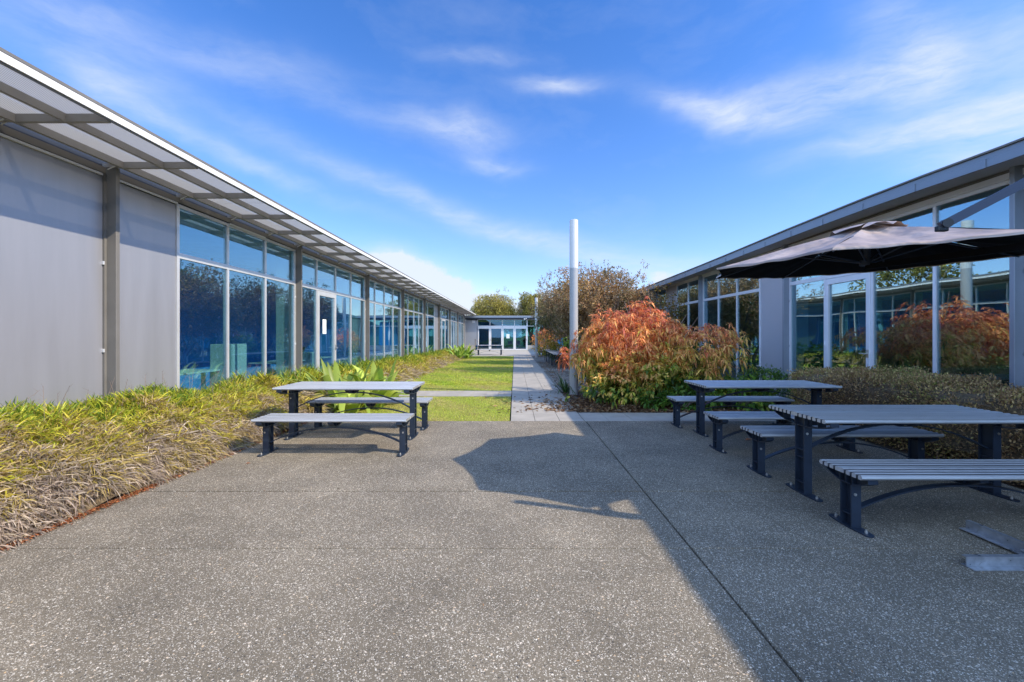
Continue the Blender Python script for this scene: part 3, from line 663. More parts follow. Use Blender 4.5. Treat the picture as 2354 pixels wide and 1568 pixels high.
# canopy
XI, XM, XO = -4.78, -4.30, -3.86; zb = 3.488
can = MB(); can.box(XI-.02, XI+.02, -3.4, 43.3, zb, zb+.078); can = lb(can.build('sunshade_canopy', M['beam'], LB))
k = MB(); k.box(XM-.02, XM+.02, -3.4, 43.3, zb+.006, zb+.082); k.build('purlin', M['beam'], can)
k = MB(); k.box(XO, XO+.016, -3.4, 43.3, 3.512, 3.578); k.build('fascia', M['white'], can)
k = MB(); k.box(XO+.0, XO+.020, -3.4, 43.3, 3.580, 3.607); k.box(XO-.02, XO, -3.4, 43.3, 3.50, 3.512); k.build('edge_trim', M['steel'], can)
for i in range(9):
    ya, yb = -3.4+i*5.2, min(43.3, -3.4+(i+1)*5.2); k = MB(); k.box(XI-.18, XO, ya+.004, yb-.004, 3.583, 3.588); k.build('screen_panel', M['screen'], can)
yb = 5.315-1.15*7
while yb < 43.2:
    k = MB(); k.box(XI+.02, XM-.02, yb-.02, yb+.02, zb+.004, zb+.079); k.box(XM+.02, XO-.021, yb-.02, yb+.02, zb+.004, zb+.079)
    k.box(XL-.02, XI-.02, yb-.018, yb+.018, zb+.012, zb+.06)
    b_ = k.build('bracket', M['beam'], can)
    k = MB(); k.tube((XL+.06, yb-.035, zb-.02), (XL+.17, yb-.035, zb+.03), .007, n=6); k.tube((XL+.05, yb+.03, zb+.0), (XL+.15, yb+.03, zb+.05), .007, n=6); k.build('stay', M['white'], b_)
    yb += 1.15

# ---- right building
XR = 6.35
RB = empty('office_building', (XR, 20, 0)); tag(RB, 'long low glazed office wing on the right in shade behind the umbrella', 'building')
def rb(o): o.matrix_parent_inverse = Matrix.Translation((-XR, -20, 0)); return o
RC = [-3.85, .75]+[5.40+4.63*k for k in range(9)]
for yc in RC:
    mb = MB(); mb.box(XR-.15, XR+.02, yc, yc+.06, 0, 3.58, ch=.004); c = rb(mb.build('column', M['steel_b'], RB))
    for z in (1.22, 2.25):
        k = MB(); k.box(XR-.045, XR-.006, yc-.02, yc-.001, z-.022, z+.022, ch=.003); k.build('clip', M['steel_b'], c)
def rrun(ys, kinds, fm=M['alu_b']):
    for i, (a, b) in enumerate(zip(ys[:-1], ys[1:])):
        kd = kinds[i] if i < len(kinds) else 'w'
        if kd == 'p': wallp(RB, XR, -1, a+.03, b-.03, M['panel_r'], 3.46, rb)
        elif kd == 'd':
            before = set(RB.children); door_unit(RB, XR, -1, a, b, M['glassR'], fm, handle_far=False, hinges=True, z1=3.446)
            for c in set(RB.children)-before: rb(c)
        else: rb(window_unit(RB, XR, -1, a, b, M['glassR'], fm, z1=3.446, right_m=(i == len(ys)-2 or (i+1 < len(kinds) and kinds[i+1] == 'p'))))
rrun([-3.75, -2.6, -1.5, -.4, .73], 'wwww'); rrun([.84, 2.0, 3.1, 4.2, 5.37], 'wwww')
rrun([5.49, 6.56, 7.706, 8.88, 10.0], 'wwdw'); rrun([10.12, 11.24, 12.41, 13.54, 14.62], 'pwww')
rrun([14.76, 15.9, 17.0, 18.2, 19.26], 'wwpw'); rrun([19.4, 20.6, 21.7, 22.8, 23.9], 'wwww'); rrun([24.0, 25.2, 26.3, 27.4, 28.5], 'pwww')
rrun([28.65, 29.8, 31, 32.1, 33.1], 'wwww'); rrun([33.3, 34.5, 35.6, 36.7, 37.7], 'wwpw'); rrun([37.9, 39.0, 40.1, 41.2, 42.4], 'wwww')
def zr(y): return float(np.interp(y, [-4, 4.9, 6.65, 8.94, 11.6, 13.6, 18.4, 43.5], [3.64, 3.668, 3.705, 3.69, 3.645, 3.62, 3.585, 3.46]))
ys = list(np.linspace(-4, 43.4, 48))
def loft(profile_fn, ys):
    mb = MB(); n = len(profile_fn(ys[0])); v = []
    for y in ys: v += [(x, y, z) for x, z in profile_fn(y)]
    f = [(k*n+i, k*n+(i+1) % n, (k+1)*n+(i+1) % n, (k+1)*n+i) for k in range(len(ys)-1) for i in range(n)]
    f += [tuple(range(n))[::-1], tuple(len(v)-n+i for i in range(n))]; return mb.add(v, f)
XE = 5.71
rf = rb(loft(lambda y: [(XE-.03, zr(y)), (14, zr(y)+.25), (14, zr(y)+.10), (XE-.03, zr(y)-.022)], ys).build('roof', M['steel'], RB))
fa = loft(lambda y: [(XE, zr(y)-.024), (XE, zr(y)-.095), (XE-.012, zr(y)-.10), (XE-.012, zr(y)-.19), (XE+.02, zr(y)-.19), (XE+.02, zr(y)-.024)], ys).build('fascia', M['gutter'], rf)
y = 5.28-.93*9
while y < 43:
    k = MB(); k.box(XE-.022, XE-.0125, y-.02, y+.02, zr(y)-.195, zr(y)-.085); k.build('joint_cover', M['gutter'], fa); y += .93
sf = rb(loft(lambda y: [(XE+.022, zr(y)-.19), (XR+.12, zr(y)-.085), (XR+.12, zr(y)-.06), (XE+.022, zr(y)-.165)], ys).build('soffit', M['soffit'], RB))
mb = MB(); mb.box(XR-.03, XR+.08, -3.9, 43.4, 3.532, 3.575); rb(mb.build('header_beam', M['steel'], RB))
mb = MB(); mb.box(XR-.05, XR+.05, -3.9, 43.4, 3.448, 3.530); rb(mb.build('head_frame', M['alu_b'], RB))
mb = MB(); mb.box(13.9, 14.05, -4, 43.5, 0, 3.7); mb.box(XR+.1, 13.9, -4.05, -3.9, 0, 3.6); rb(mb.build('rear_wall', M['panel_r'], RB))
mb = MB(); mb.box(XR+.1, 13.9, -3.9, 43.4, 3.44, 3.49); rb(mb.build('ceiling', M['ceil'], RB))
mb = MB(); mb.box(XR+.05, 13.9, -3.9, 43.4, 0, .03); rb(mb.build('floor', M['roomfloor'], RB))
mb = MB(); mb.box(10.6, 10.7, -3.9, 43.4, .03, 3.44)
for yy in (10.12, 19.3, 28.5): mb.box(XR+.4, 10.6, yy, yy+.1, .03, 3.44)
rb(mb.build('room_wall', M['roomwarm'], RB))
for yc in RC[2:]:
    k = MB(); k.box(XR+.125, XR+.40, yc-.02, yc+.07, .03, 3.43); rb(k.build('wall_nib', M['roomwhite'], RB))
for yy in (5.9, 15.0, 24.3): k = MB(); k.tube((XR+.7, yy, .03), (XR+.7, yy, 3.44), .12, n=20); rb(k.build('interior_column', M['roomwhite'], RB))

# ---- far building
YF = 43.5; s_ = YF/1000
FB = empty('office_building', (-1, YF, 0)); tag(FB, 'low glazed entrance wing closing the far end of the courtyard', 'building')
def fb(o): o.matrix_parent_inverse = Matrix.Translation((1, -YF, 0)); return o
def fx(v): return (v-1183)*s_
mb = MB(); mb.box(-5.6, fx(1096.2), YF, YF+.15, .5, 3.0); fb(mb.build('wall_panel', M['panel'], FB))
mb = MB(); mb.box(-5.6, fx(1092), YF-.04, YF+.15, 0, .5); fb(mb.build('plinth', M['conc'], FB))
vx = [1097.5, 1126, 1154.4, 1182.4, 1211.2]; frs = [fx(v) for v in vx]
for i in range(4):
    a, b = frs[i], frs[i+1]; mb = MB(); mb.box(a-.03, a+.03, YF-.03, YF+.06, 2.44, 3.09); 
    if i == 3: mb.box(b-.05, b+.05, YF-.04, YF+.06, .02, 3.09)
    mb.box(a+.03, b-.03, YF-.028, YF+.06, 3.05, 3.09); mb.box(a+.03, b-.03, YF-.035, YF+.06, 2.39, 2.46)
    f = fb(mb.build('window', M['white'], FB)); g = MB(); g.box(a+.03, b-.03, YF+.01, YF+.02, 2.46, 3.05); g.build('pane', M['glassF'], f)
    mb = MB(); mb.box(a+.005, a+.12, YF-.03, YF+.05, .03, 2.30, ch=.01); mb.box(b-.12, b-.005, YF-.03, YF+.05, .03, 2.30, ch=.01); mb.box(a+.12, b-.12, YF-.028, YF+.05, 2.16, 2.30); mb.box(a+.12, b-.12, YF-.028, YF+.05, .03, .14)
    d = fb(mb.build('door', M['white'], FB)); g = MB(); g.box(a+.12, b-.12, YF+.0, YF+.012, .14, 2.16); g.build('pane', M['glassF'], d)
    if i == 2:
        g = MB(); g.box(a+.40, a+.72, YF-.008, YF-.004, 1.20, 1.62); g.build('notice', M['paper'], d)
    if i in (1, 3):
        g = MB(); hx_ = a+.07 if i == 1 else b-.07; g.tube((hx_, YF-.03, 1.05), (hx_, YF-.09, 1.05), .015, n=6); g.tube((hx_, YF-.09, .95), (hx_, YF-.09, 1.15), .012, n=6); g.build('handle', M['black'], d)
mb = MB(); mb.box(frs[0], frs[4], YF-.04, YF+.05, 2.302, 2.388); fb(mb.build('door_head', M['white'], FB))
for a, b in ((frs[4]+.05, 2.6), (2.6, 4.0), (4.0, 5.4)):
    mb = MB(); mb.box(b-.03, b+.03, YF-.03, YF+.05, .5, 3.09); mb.box(a, b-.03, YF-.03, YF+.05, 2.40, 2.45); mb.box(a, b-.03, YF-.03, YF+.05, 3.04, 3.09)
    f = fb(mb.build('window', M['white'], FB)); g = MB(); g.box(a, b-.03, YF+.0, YF+.012, .5, 2.40); g.box(a, b-.03, YF+.0, YF+.012, 2.45, 3.04); g.build('pane', M['glassF'], f)
mb = MB(); mb.box(frs[4]+.06, 6.0, YF-.02, YF+.12, 0, .5); fb(mb.build('plinth', M['conc'], FB))
mb = MB(); mb.box(-5.8, 6.4, YF-.55, YF+9, 3.30, 3.46); r0 = fb(mb.build('roof', M['steel'], FB))
k = MB(); k.box(-5.0, 6.2, YF-.62, YF-.552, 3.24, 3.40); k.build('gutter', M['gutter'], r0)
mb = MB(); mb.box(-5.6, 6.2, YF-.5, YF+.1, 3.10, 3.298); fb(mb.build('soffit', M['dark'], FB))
mb = MB(); mb.box(-5.6, 6.2, YF+.1, YF+8.9, 0, .02); fb(mb.build('floor', M['roomfloor'], FB))
mb = MB(); mb.box(-5.6, -1.6, YF+8.8, YF+8.9, .02, 3.1); mb.box(3, 6.2, YF+8.8, YF+8.9, .02, 3.1); mb.box(-5.6, -5.5, YF+.16, YF+8.8, .02, 3.1); mb.box(-5.5, -4, YF+3, YF+3.1, .02, 3.1); fb(mb.build('room_wall', M['roomwall'], FB))
for a in (-1.6, -.1, 1.4):
    mb = MB(); mb.box(a, a+.05, YF+8.8, YF+8.86, .02, 3.1); mb.box(a+.05, a+1.5, YF+8.8, YF+8.86, 3.0, 3.1); mb.box(a+.05, a+1.5, YF+8.8, YF+8.86, .02, .1)
    f = fb(mb.build('window', M['white'], FB)); g = MB(); g.box(a+.05, a+1.5, YF+8.82, YF+8.83, .1, 3.0); g.build('pane', M['glassF'], f)
# things fixed to the far building
mb = MB(); mb.box(fx(1085), fx(1091), YF-.13, YF-.001, 2.75, 3.0-.02, ch=.02); lampo = mb.build('wall_light', M['white']); tag(lampo, 'small white box light on the grey wall panel of the far wing', 'light')
e = empty('security_camera', (1.13, YF-.55, 3.08)); tag(e, 'white dome camera under the far wing eave above the glass doors', 'camera')
mb = MB(); mb.tube((0, 0, .02), (0, 0, .12), .05, n=14); mb.build('bracket', M['white'], e)
import bmesh
def sphere(name, loc, r, m, parent=None, seg=20, scale=(1, 1, 1)):
    bm = bmesh.new(); bmesh.ops.create_uvsphere(bm, u_segments=seg, v_segments=seg//2, radius=r); me = bpy.data.meshes.new(name); bm.to_mesh(me); bm.free()
    for p in me.polygons: p.use_smooth = True
    me.materials.append(m); o = bpy.data.objects.new(name, me); o.location = loc; o.scale = scale; col.objects.link(o)
    if parent: o.parent = parent
    return o
sphere('dome', (0, 0, -.02), .07, M['black'], e)
mb = MB(); mb.box(-.25, -.08, -.04, .04, -.02, .07, ch=.01); mb.build('housing', M['white'], e)
mb = MB(); mb.box(fx(1092.6), fx(1094.3), YF-.7, YF-.62, .02, 1.05, ch=.01); mb.box(fx(1092.3), fx(1094.6), YF-.74, YF-.58, 1.05, 1.12, ch=.01); o = mb.build('post', M['steel']); tag(o, 'short grey metal post at the left of the far glass doors', 'post')

# ------------------------------------------------------------------ picnic furniture
def make_piece(kind):
    tb = kind == 'table'
    H = .75 if tb else .45; L = 1.89 if tb else 1.85
    sw, gap, big, nn = (.0405, .020, .086, 6) if tb else (.0385, .020, .088, 3)
    Wt = 2*nn*sw+big+2*nn*gap
    root = empty('picnic_table' if tb else 'bench')
    mb = MB(); y = -Wt/2; th = .034
    for i in range(2*nn+1):
        wd = big if i == nn else sw
        x0, x1 = -L/2, L/2; a, b = y, y+wd
        if i == 0: prof = [(a, H-.020), (a+.004, H-.007), (a+.014, H), (b-.011, H-.0015), (b-.004, H-.0055), (b, H-.012), (b, H-th), (a+.014, H-th), (a+.003, H-th+.010)]
        elif i == 2*nn: prof = [(b, H-.020), (b-.004, H-.007), (b-.014, H), (a+.011, H-.0015), (a+.004, H-.0055), (a, H-.012), (a, H-th), (b-.014, H-th), (b-.003, H-th+.010)]
        else: prof = [(a, H-.012), (a+.004, H-.0055), (a+.011, H-.0015), ((a+b)/2, H), (b-.011, H-.0015), (b-.004, H-.0055), (b, H-.012), (b, H-th), (a, H-th)]
        b0_ = len(mb.m); mb.prism(prof, 'x', x0, x1); y += wd+gap
        for q in range(len(prof)):   # shade between the slats, painted dark onto the slot walls
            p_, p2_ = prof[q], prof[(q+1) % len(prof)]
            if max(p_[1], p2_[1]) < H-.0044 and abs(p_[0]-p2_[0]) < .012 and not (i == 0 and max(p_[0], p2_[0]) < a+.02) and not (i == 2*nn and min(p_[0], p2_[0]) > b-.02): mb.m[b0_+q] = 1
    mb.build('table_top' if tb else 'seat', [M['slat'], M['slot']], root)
    zc = H-th-.001; cd = .092 if tb else .085
    def cradle(xc, half=.036, scale=1.):
        mb = MB(); hw = (Wt/2-.012)*scale; n = 18
        # rim following the boat-shaped underside
        pts = []; 
        for k in range(n+1):
            u = -1+2*k/n; z = zc-.028-(cd-.028)*(1-abs(u)**2.4); pts.append((xc, u*hw, z))
        tv = [Vector((0, 0, .007)) for _ in pts]; mb.strip([(p[0], p[1], p[2]) for p in pts], (half, 0, 0), tv)
        mb.box(xc-half, xc+half, -hw, hw, zc-.007, zc)
        for u in (-1, 1): mb.box(xc-half, xc+half, u*hw-.004, u*hw+.004, zc-.03, zc-.007)
        ribs = (-.62, -.17, .17, .62) if tb else (-.30, .0, .30)
        for u in ribs:
            z = zc-.028-(cd-.028)*(1-abs(u)**2.4); mb.box(xc-half, xc+half, u*hw-.0035, u*hw+.0035, z+.007, zc-.007)
        # web
        v = [(xc-.003, p[1], p[2]+.004) for p in pts]+[(xc-.003, pts[-1][1], zc-.004), (xc-.003, pts[0][1], zc-.004)]
        if tb:   # open web at the outer parts, solid in the middle
            sel = [p for p in pts if abs(p[1]) < hw*.30]; v = [(xc-.003, p[1], p[2]+.004) for p in sel]+[(xc-.003, sel[-1][1], zc-.004), (xc-.003, sel[0][1], zc-.004)]
        v2 = [(x+.006, y_, z_) for x, y_, z_ in v]; m_ = len(v)
        mb.add(v+v2, [tuple(range(m_)), tuple(range(m_, 2*m_))[::-1]]+[(i, (i+1) % m_, m_+(i+1) % m_, m_+i) for i in range(m_)])
        return mb
    xs_ = L/2-.085
    for sx in (-1, 1): cradle(sx*xs_).build('cradle', M['frame'], root)
    cradle(0, .03, .62 if tb else .8).build('cradle', M['frame'], root)
    fy = .060 if tb else .052
    for sx in (-1, 1):
        xc = sx*(xs_); mb = MB(); zt = zc-cd+.010
        for sy in (-1, 1): mb.box(xc-.036, xc+.036, sy*fy-.006, sy*fy+.006, .012, zt)
        mb.box(xc-.004-sx*.012, xc+.004-sx*.012, -fy+.006, fy-.006, .012, zt)
        hs_ = (.10, .33, .40) if tb else (.10,)
        for z in hs_: mb.box(xc-.034, xc+.034, -fy+.0062, fy-.0062, z, z+.008)
        # foot plate with rounded tapering ends
        fl = .235 if tb else .205; pr = []
        for k in range(9): t = math.pi*k/8; pr.append((xc+.032*math.cos(t), fl-.03+.03*math.sin(t)))
        pr += [(xc-.045, fy+.01), (xc-.045, -fy-.01)]
        for k in range(9): t = math.pi+math.pi*k/8; pr.append((xc+.032*math.cos(t), -fl+.03+.03*math.sin(t)))
        pr += [(xc+.045, -fy-.01), (xc+.045, fy+.01)]
        mb.prism(pr, 'z', .001, .012)
        lg = mb.build('leg', M['frame'], root)
        for sy in (-1, 1):
            k = MB(); k.tube((xc, sy*(fl-.055), .012), (xc, sy*(fl-.055), .026), .012, n=6); k.tube((xc, sy*(fl-.055), .026), (xc, sy*(fl-.055), .036), .006, n=8); k.build('bolt', M['bolt'], lg)
        k = MB(); k.tube((xc+sx*.01, -fy-.0125, H-.19), (xc+sx*.01, -fy-.006, H-.19), .011, n=8); k.build('bolt', M['bolt'], lg)
    z0 = .42 if tb else .14; z1 = zc-cd-.012 if not tb else zc-cd+.018; n = 26; pts = []; tv = []
    a = xs_-.043
    for k in range(n+1):
        x = -a+2*a*k/n; u = x/a; z = z0+(z1-z0)*(1-abs(u)**2.1); pts.append((x, 0, z-.010))
        dz = (z1-z0)*-2.1*abs(u)**1.1*(1 if u > 0 else -1)/a; nv = Vector((-dz, 0, 1)).normalized()*.012; tv.append(nv)
    mb = MB(); mb.strip(pts, (0, .026, 0), tv); mb.build('brace', M['frame'], root)
    return root
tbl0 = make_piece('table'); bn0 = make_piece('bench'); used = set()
def place(src, x, y, label, group, rz=0.):
    o = src if src.name not in used else copy_tree(src)
    used.add(src.name); o.location = (x, y, 0); o.rotation_euler = (0, 0, rz); tag(o, label, 'table' if src is tbl0 else 'bench', group); return o
GT, GB = 'slatted metal picnic tables', 'slatted metal benches'
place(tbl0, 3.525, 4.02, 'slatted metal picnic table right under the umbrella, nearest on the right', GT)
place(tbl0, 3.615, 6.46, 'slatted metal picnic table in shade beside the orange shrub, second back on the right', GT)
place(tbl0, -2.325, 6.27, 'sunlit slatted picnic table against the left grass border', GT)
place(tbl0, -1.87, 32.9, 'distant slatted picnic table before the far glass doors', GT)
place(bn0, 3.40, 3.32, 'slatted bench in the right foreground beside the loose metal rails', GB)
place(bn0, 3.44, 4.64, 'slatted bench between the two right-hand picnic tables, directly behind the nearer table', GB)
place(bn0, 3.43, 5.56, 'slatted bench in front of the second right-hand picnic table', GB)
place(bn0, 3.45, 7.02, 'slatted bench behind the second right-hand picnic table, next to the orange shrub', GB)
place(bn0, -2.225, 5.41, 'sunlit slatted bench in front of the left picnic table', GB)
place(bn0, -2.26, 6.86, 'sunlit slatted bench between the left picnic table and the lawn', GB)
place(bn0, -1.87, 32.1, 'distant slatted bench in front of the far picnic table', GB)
# row of thin-legged tables on the gravel further down the path
def thin_table():
    root = empty('trestle_table'); mb = MB(); mb.box(-.34, .34, -.85, .85, .62, .655, ch=.006); mb.build('table_top', M['slat'], root)
    for sx in (-1, 1):
        for sy in (-1, 1):
            k = MB(); k.tube((sx*.27, sy*.62, 0), (sx*.29, sy*.66, .62), .014, n=6); k.build('leg', M['frame'], root)
    return root
tt0 = thin_table()
for i, (yy, ww) in enumerate(((19.9, 'nearest the orange shrub'), (21.7, 'second back from the shrub'), (23.5, 'third back, half hidden by leaves'), (25.3, 'farthest, beside the second white pole'))):
    o = tt0 if i == 0 else copy_tree(tt0); o.location = (2.05, yy, 0); tag(o, 'thin-legged grey table on the gravel right of the path, '+ww, 'table', 'thin-legged tables in a row on the gravel')

# ------------------------------------------------------------------ poles
def pole(x, y, h, seam, label, r=.103):
    e = empty('pole', (x, y, 0)); tag(e, label, 'pole', 'tall round metal poles along the path')
    mb = MB(); mb.tube((0, 0, -.02), (0, 0, seam), r, n=48); mb.build('shaft', M['pole'], e)
    mb = MB(); mb.tube((0, 0, seam+.002), (0, 0, h), r+.002, n=48); mb.tube((0, 0, h), (0, 0, h+.012), r-.01, n=48); mb.build('sleeve', M['poletop'], e)
    return e
pole(1.463, 10.8, 4.31, 3.12, 'tall grey pole with a paler upper sleeve in front of the orange shrub')
pole(1.45, 29.2, 4.0, 1.81, 'distant white pole near the end of the paved path', .10)

# ------------------------------------------------------------------ cantilever umbrella
UM = empty('cantilever_umbrella', (3.36, 4.15, 0)); tag(UM, 'taupe octagonal cantilever umbrella over the right-hand picnic tables', 'umbrella')
c0 = Vector((0, 0, 2.16)); RR = 1.413; sx_, sy_ = .041, .027; rot = R(-2)
def rimp(k, s=1., lift=0.):
    a = rot+R(45*k); x, y = RR*s*math.cos(a), RR*s*math.sin(a); z = 2.16+(sx_*x+sy_*y)+lift
    return Vector((x, y, z))
apex = Vector((0, 0, 2.50))
NS, NT_ = 12, 24
V = []; 
def surf(k, t, s, off=0):
    """k panel, t across 0..1, s from apex 0..1"""
    A, B = rimp(k), rimp(k+1); p = A.lerp(B, t); r_in = .0
    q = apex.lerp(p, s); z = apex.z+(p.z-apex.z)*(s**.97)
    sag = -.055*math.sin(math.pi*t)*(2.4*s*(1-s)+.12*s)
    edge = Vector((0, 0, 0))
    cpull = -.035*math.sin(math.pi*t)*s; q = q*(1+cpull) if False else Vector((q.x*(1+cpull), q.y*(1+cpull), q.z))
    pl_ = .007*math.sin(t*math.pi*6+k*1.3)*math.sin(math.pi*t)*s*(1-.6*s)*2+.006*math.sin(k*2.7+s*7+t*4)*s*(1-s)*4
    return Vector((q.x, q.y, z+sag+off+pl_))
mb = MB()
for k in range(8):
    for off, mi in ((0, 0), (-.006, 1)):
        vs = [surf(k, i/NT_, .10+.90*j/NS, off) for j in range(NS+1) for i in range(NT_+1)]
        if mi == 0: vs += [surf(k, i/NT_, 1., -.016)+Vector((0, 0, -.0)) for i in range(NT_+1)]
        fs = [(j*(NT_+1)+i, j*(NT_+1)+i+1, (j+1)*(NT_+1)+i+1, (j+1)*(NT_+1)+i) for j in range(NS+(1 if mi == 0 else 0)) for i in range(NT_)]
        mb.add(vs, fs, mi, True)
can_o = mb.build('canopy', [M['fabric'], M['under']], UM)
mb = MB()
for k in range(8):
    vs = []
    for j in range(5):
        for i in range(5):
            t = i/4; s = j/4; A, B = rimp(k, .21), rimp(k+1, .21); p = A.lerp(B, t); z = 2.525-.085*s**1.2+.022*math.sin(math.pi*t)*s+.016*math.sin(k*2.1+t*5)*s
            vs.append((p.x*s, p.y*s, z))
    mb.add(vs, [(j*5+i, j*5+i+1, (j+1)*5+i+1, (j+1)*5+i) for j in range(4) for i in range(4)], 0, True)
mb.build('vent_flap', M['fabric'], can_o)
hub = MB(); hub.tube((0, 0, 2.13), (0, 0, 2.47), .028, n=14); hub.tube((0, 0, 2.12), (0, 0, 2.17), .06, n=16); hub.tube((0, 0, 2.42), (0, 0, 2.455), .06, n=16); hub = hub.build('hub', M['mast'], UM)
for k in range(8):
    p = rimp(k, .985); q = Vector((p.x*.5, p.y*.5, apex.z+(p.z-apex.z)*.5**1.12-.03)); mb = MB()
    mb.tube((p.x*.04, p.y*.04, 2.44), q, .009, n=6); mb.tube(q, (p.x, p.y, p.z-.02), .009, .007, n=6); rb_ = mb.build('rib', M['mast'], UM)
    mb = MB(); mb.tube((p.x*.04, p.y*.04, 2.15), (q.x*.95, q.y*.95, q.z-.012), .007, n=6); mb.build('strut', M['mast'], rb_)
mx_, my_ = 3.36-3.36, 2.67-4.15
mb = MB(); mb.box(mx_-.035, mx_+.035, my_-.035, my_+.035, .03, 2.62, ch=.008); ms_ = mb.build('mast', M['mast'], UM)
mb = MB(); mb.box(mx_-.05, mx_+.055, my_-.05, my_+.05, 1.86, 2.08, ch=.01); mb.tube((mx_+.05, my_, 1.97), (mx_+.13, my_, 1.97), .01, n=8); mb.tube((mx_+.13, my_, 1.97), (mx_+.13, my_, 1.85), .012, n=8); mb.build('crank_box', M['black'], ms_)
mb = MB(); mb.path([(mx_+.02, my_+.01, 1.98), (mx_+.25, my_-.08, 2.25), (mx_+.30, my_-.10, 2.62)], .016, 8); mb.build('stay', M['mast'], ms_)
tip = Vector((2.80-3.36, 2.86-4.15, 2.17)); d = (Vector((3.2-3.36, 2.736-4.15, 2.41))-tip).normalized()
mb = MB(); e_ = tip+d*1.05; S = d.cross(Vector((0, 0, 1))).normalized()*.017; U_ = S.cross(d).normalized()*.027
def bar(mb, a, b, S, U_): mb.add([a-S-U_, a+S-U_, a+S+U_, a-S+U_, b-S-U_, b+S-U_, b+S+U_, b-S+U_], [(0, 1, 2, 3), (7, 6, 5, 4), (0, 4, 5, 1), (1, 5, 6, 2), (2, 6, 7, 3), (3, 7, 4, 0)])
bar(mb, tip, e_, S, U_); am_ = mb.build('arm', M['mast'], UM)
mb = MB(); mb.tube(tip+d*.03+S*1.5, tip+d*.03-S*1.5, .030, n=14); mb.box(tip.x-.03, tip.x+.04, tip.y-.018, tip.y+.018, tip.z-.035, tip.z+.0, ch=.005); mb.build('arm_joint', M['black'], am_)
mb = MB(); bar(mb, Vector((mx_, my_+.03, 2.03)), Vector((0, 0, 2.11)), Vector((.02, 0, 0)), Vector((0, 0, .024))); mb.build('support_arm', M['under'], UM)
# cross base of two channel rails
def channel(p0, p1, wd=.085, h=.058, t=.006):
    p0 = Vector(p0); p1 = Vector(p1); L = (p1-p0).length; mb = MB()
    mb.box(0, L, -wd/2, wd/2, 0, t); mb.box(0, L, wd/2-t-.030, wd/2-.030, t, h)
    mb.box(0, L, wd/2-.030-t, wd/2-.006, h, h+t)
    return mb
for nm, p0, p1 in (('base_rail', (-.53, -1.43, .002), (.55, -1.43, .002)), ('base_rail', (.0, -.90, .012), (.0, -2.0, .012))):
    mb = channel(p0, p1); o = mb.build(nm, M['galv'], UM); o.location = p0; o.rotation_euler = (0, 0, math.atan2(p1[1]-p0[1], p1[0]-p0[0]))
mb = MB(); mb.box(mx_-.12, mx_+.12, my_-.12, my_+.12, .075, .083); mb.box(mx_-.05, mx_+.05, my_-.05, my_+.05, .083, .30); mb.build('mast_foot', M['galv'], UM)

# ------------------------------------------------------------------ shrubs and hedges
def clusters(n, c, rad, L, W, per, seed, inner=.5, lump=.2, droop=.5, zmin=.1, flip=.3):
    r = np.random.default_rng(seed); P, d = shell_pts(n, c, rad, seed, inner, lump=lump); k = P[:, 2] > zmin; P, d = P[k], d[k]; n = len(P)
    P = np.repeat(P, per, 0)+r.normal(size=(n*per, 3))*L*.12; d = np.repeat(d, per, 0)
    D = d*.8+r.normal(size=(n*per, 3))*.75; D[:, 2] += -.25*droop+.15
    LL = L*r.uniform(.6, 1.2, n*per)
    Vv, F, kk = leaf_arrays(P, D, LL, W*r.uniform(.7, 1.25, n*per), .22, droop*.7)
    return Vv, F, kk, P
def rosettes(n, c, rad, L, W, per, seed, inner=.5, lump=.2, zmin=.1, wide=0.):
    """drooping whorls of narrow leaves, as a fan hanging from each twig end"""
    r = np.random.default_rng(seed); P, d = shell_pts(n, c, rad, seed, inner, lump=lump); k = P[:, 2] > zmin; P, d = P[k], d[k]; n = len(P)
    ax = unit(d*.9+r.normal(size=(n, 3))*.35+[0, 0, .45]); a1 = unit(np.cross(ax, r.normal(size=(n, 3)))); a2 = np.cross(ax, a1)
    t = (np.arange(per)/per*2*math.pi)[None, :]+r.uniform(-.35, .35, (n, per)); el = r.uniform(-.15, .55, (n, per))
    D = (a1[:, None]*np.cos(t)[..., None]+a2[:, None]*np.sin(t)[..., None])+ax[:, None]*el[..., None]
    D = D.reshape(-1, 3); sz = np.repeat(r.uniform(.6, 1.25, n), per); PP_ = np.repeat(P, per, 0)+r.normal(size=(n*per, 3))*.012
    V_, F_, k_ = leaf_arrays(PP_, D, L*sz*r.uniform(.7, 1.15, n*per), (W+wide)*sz*r.uniform(.75, 1.2, n*per), .18, r.uniform(.35, .95, (n*per, 1)))
    return V_, F_, k_, PP_
def stems(root_pts, ends, r0, m, name, parent, seed=0, n=5):
    mb = MB(); r = random.Random(seed)
    for e in ends:
        b = Vector(r.choice(root_pts)); e = Vector(e); md = b.lerp(e, .5)+Vector((r.uniform(-.1, .1), r.uniform(-.1, .1), .12*(e-b).length))
        q1 = b.lerp(md, .5)+Vector((0, 0, .04)); mb.path([b, q1, md, md.lerp(e, .5)+Vector((0, 0, .03)), e], [r0, r0*.8, r0*.55, r0*.35, r0*.15], n)
    return mb.build(name, m, parent)
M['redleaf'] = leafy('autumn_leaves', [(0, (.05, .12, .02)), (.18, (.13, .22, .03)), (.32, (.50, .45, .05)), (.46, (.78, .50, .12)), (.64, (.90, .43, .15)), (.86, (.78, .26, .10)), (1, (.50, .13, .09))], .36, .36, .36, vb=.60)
SH = empty('autumn_shrub', (2.95, 9.7, 0)); tag(SH, 'big rounded shrub with drooping orange and red leaves right of the tall grey pole', 'shrub')
parts_ = []
c_ = (2.95, 9.75, .98)
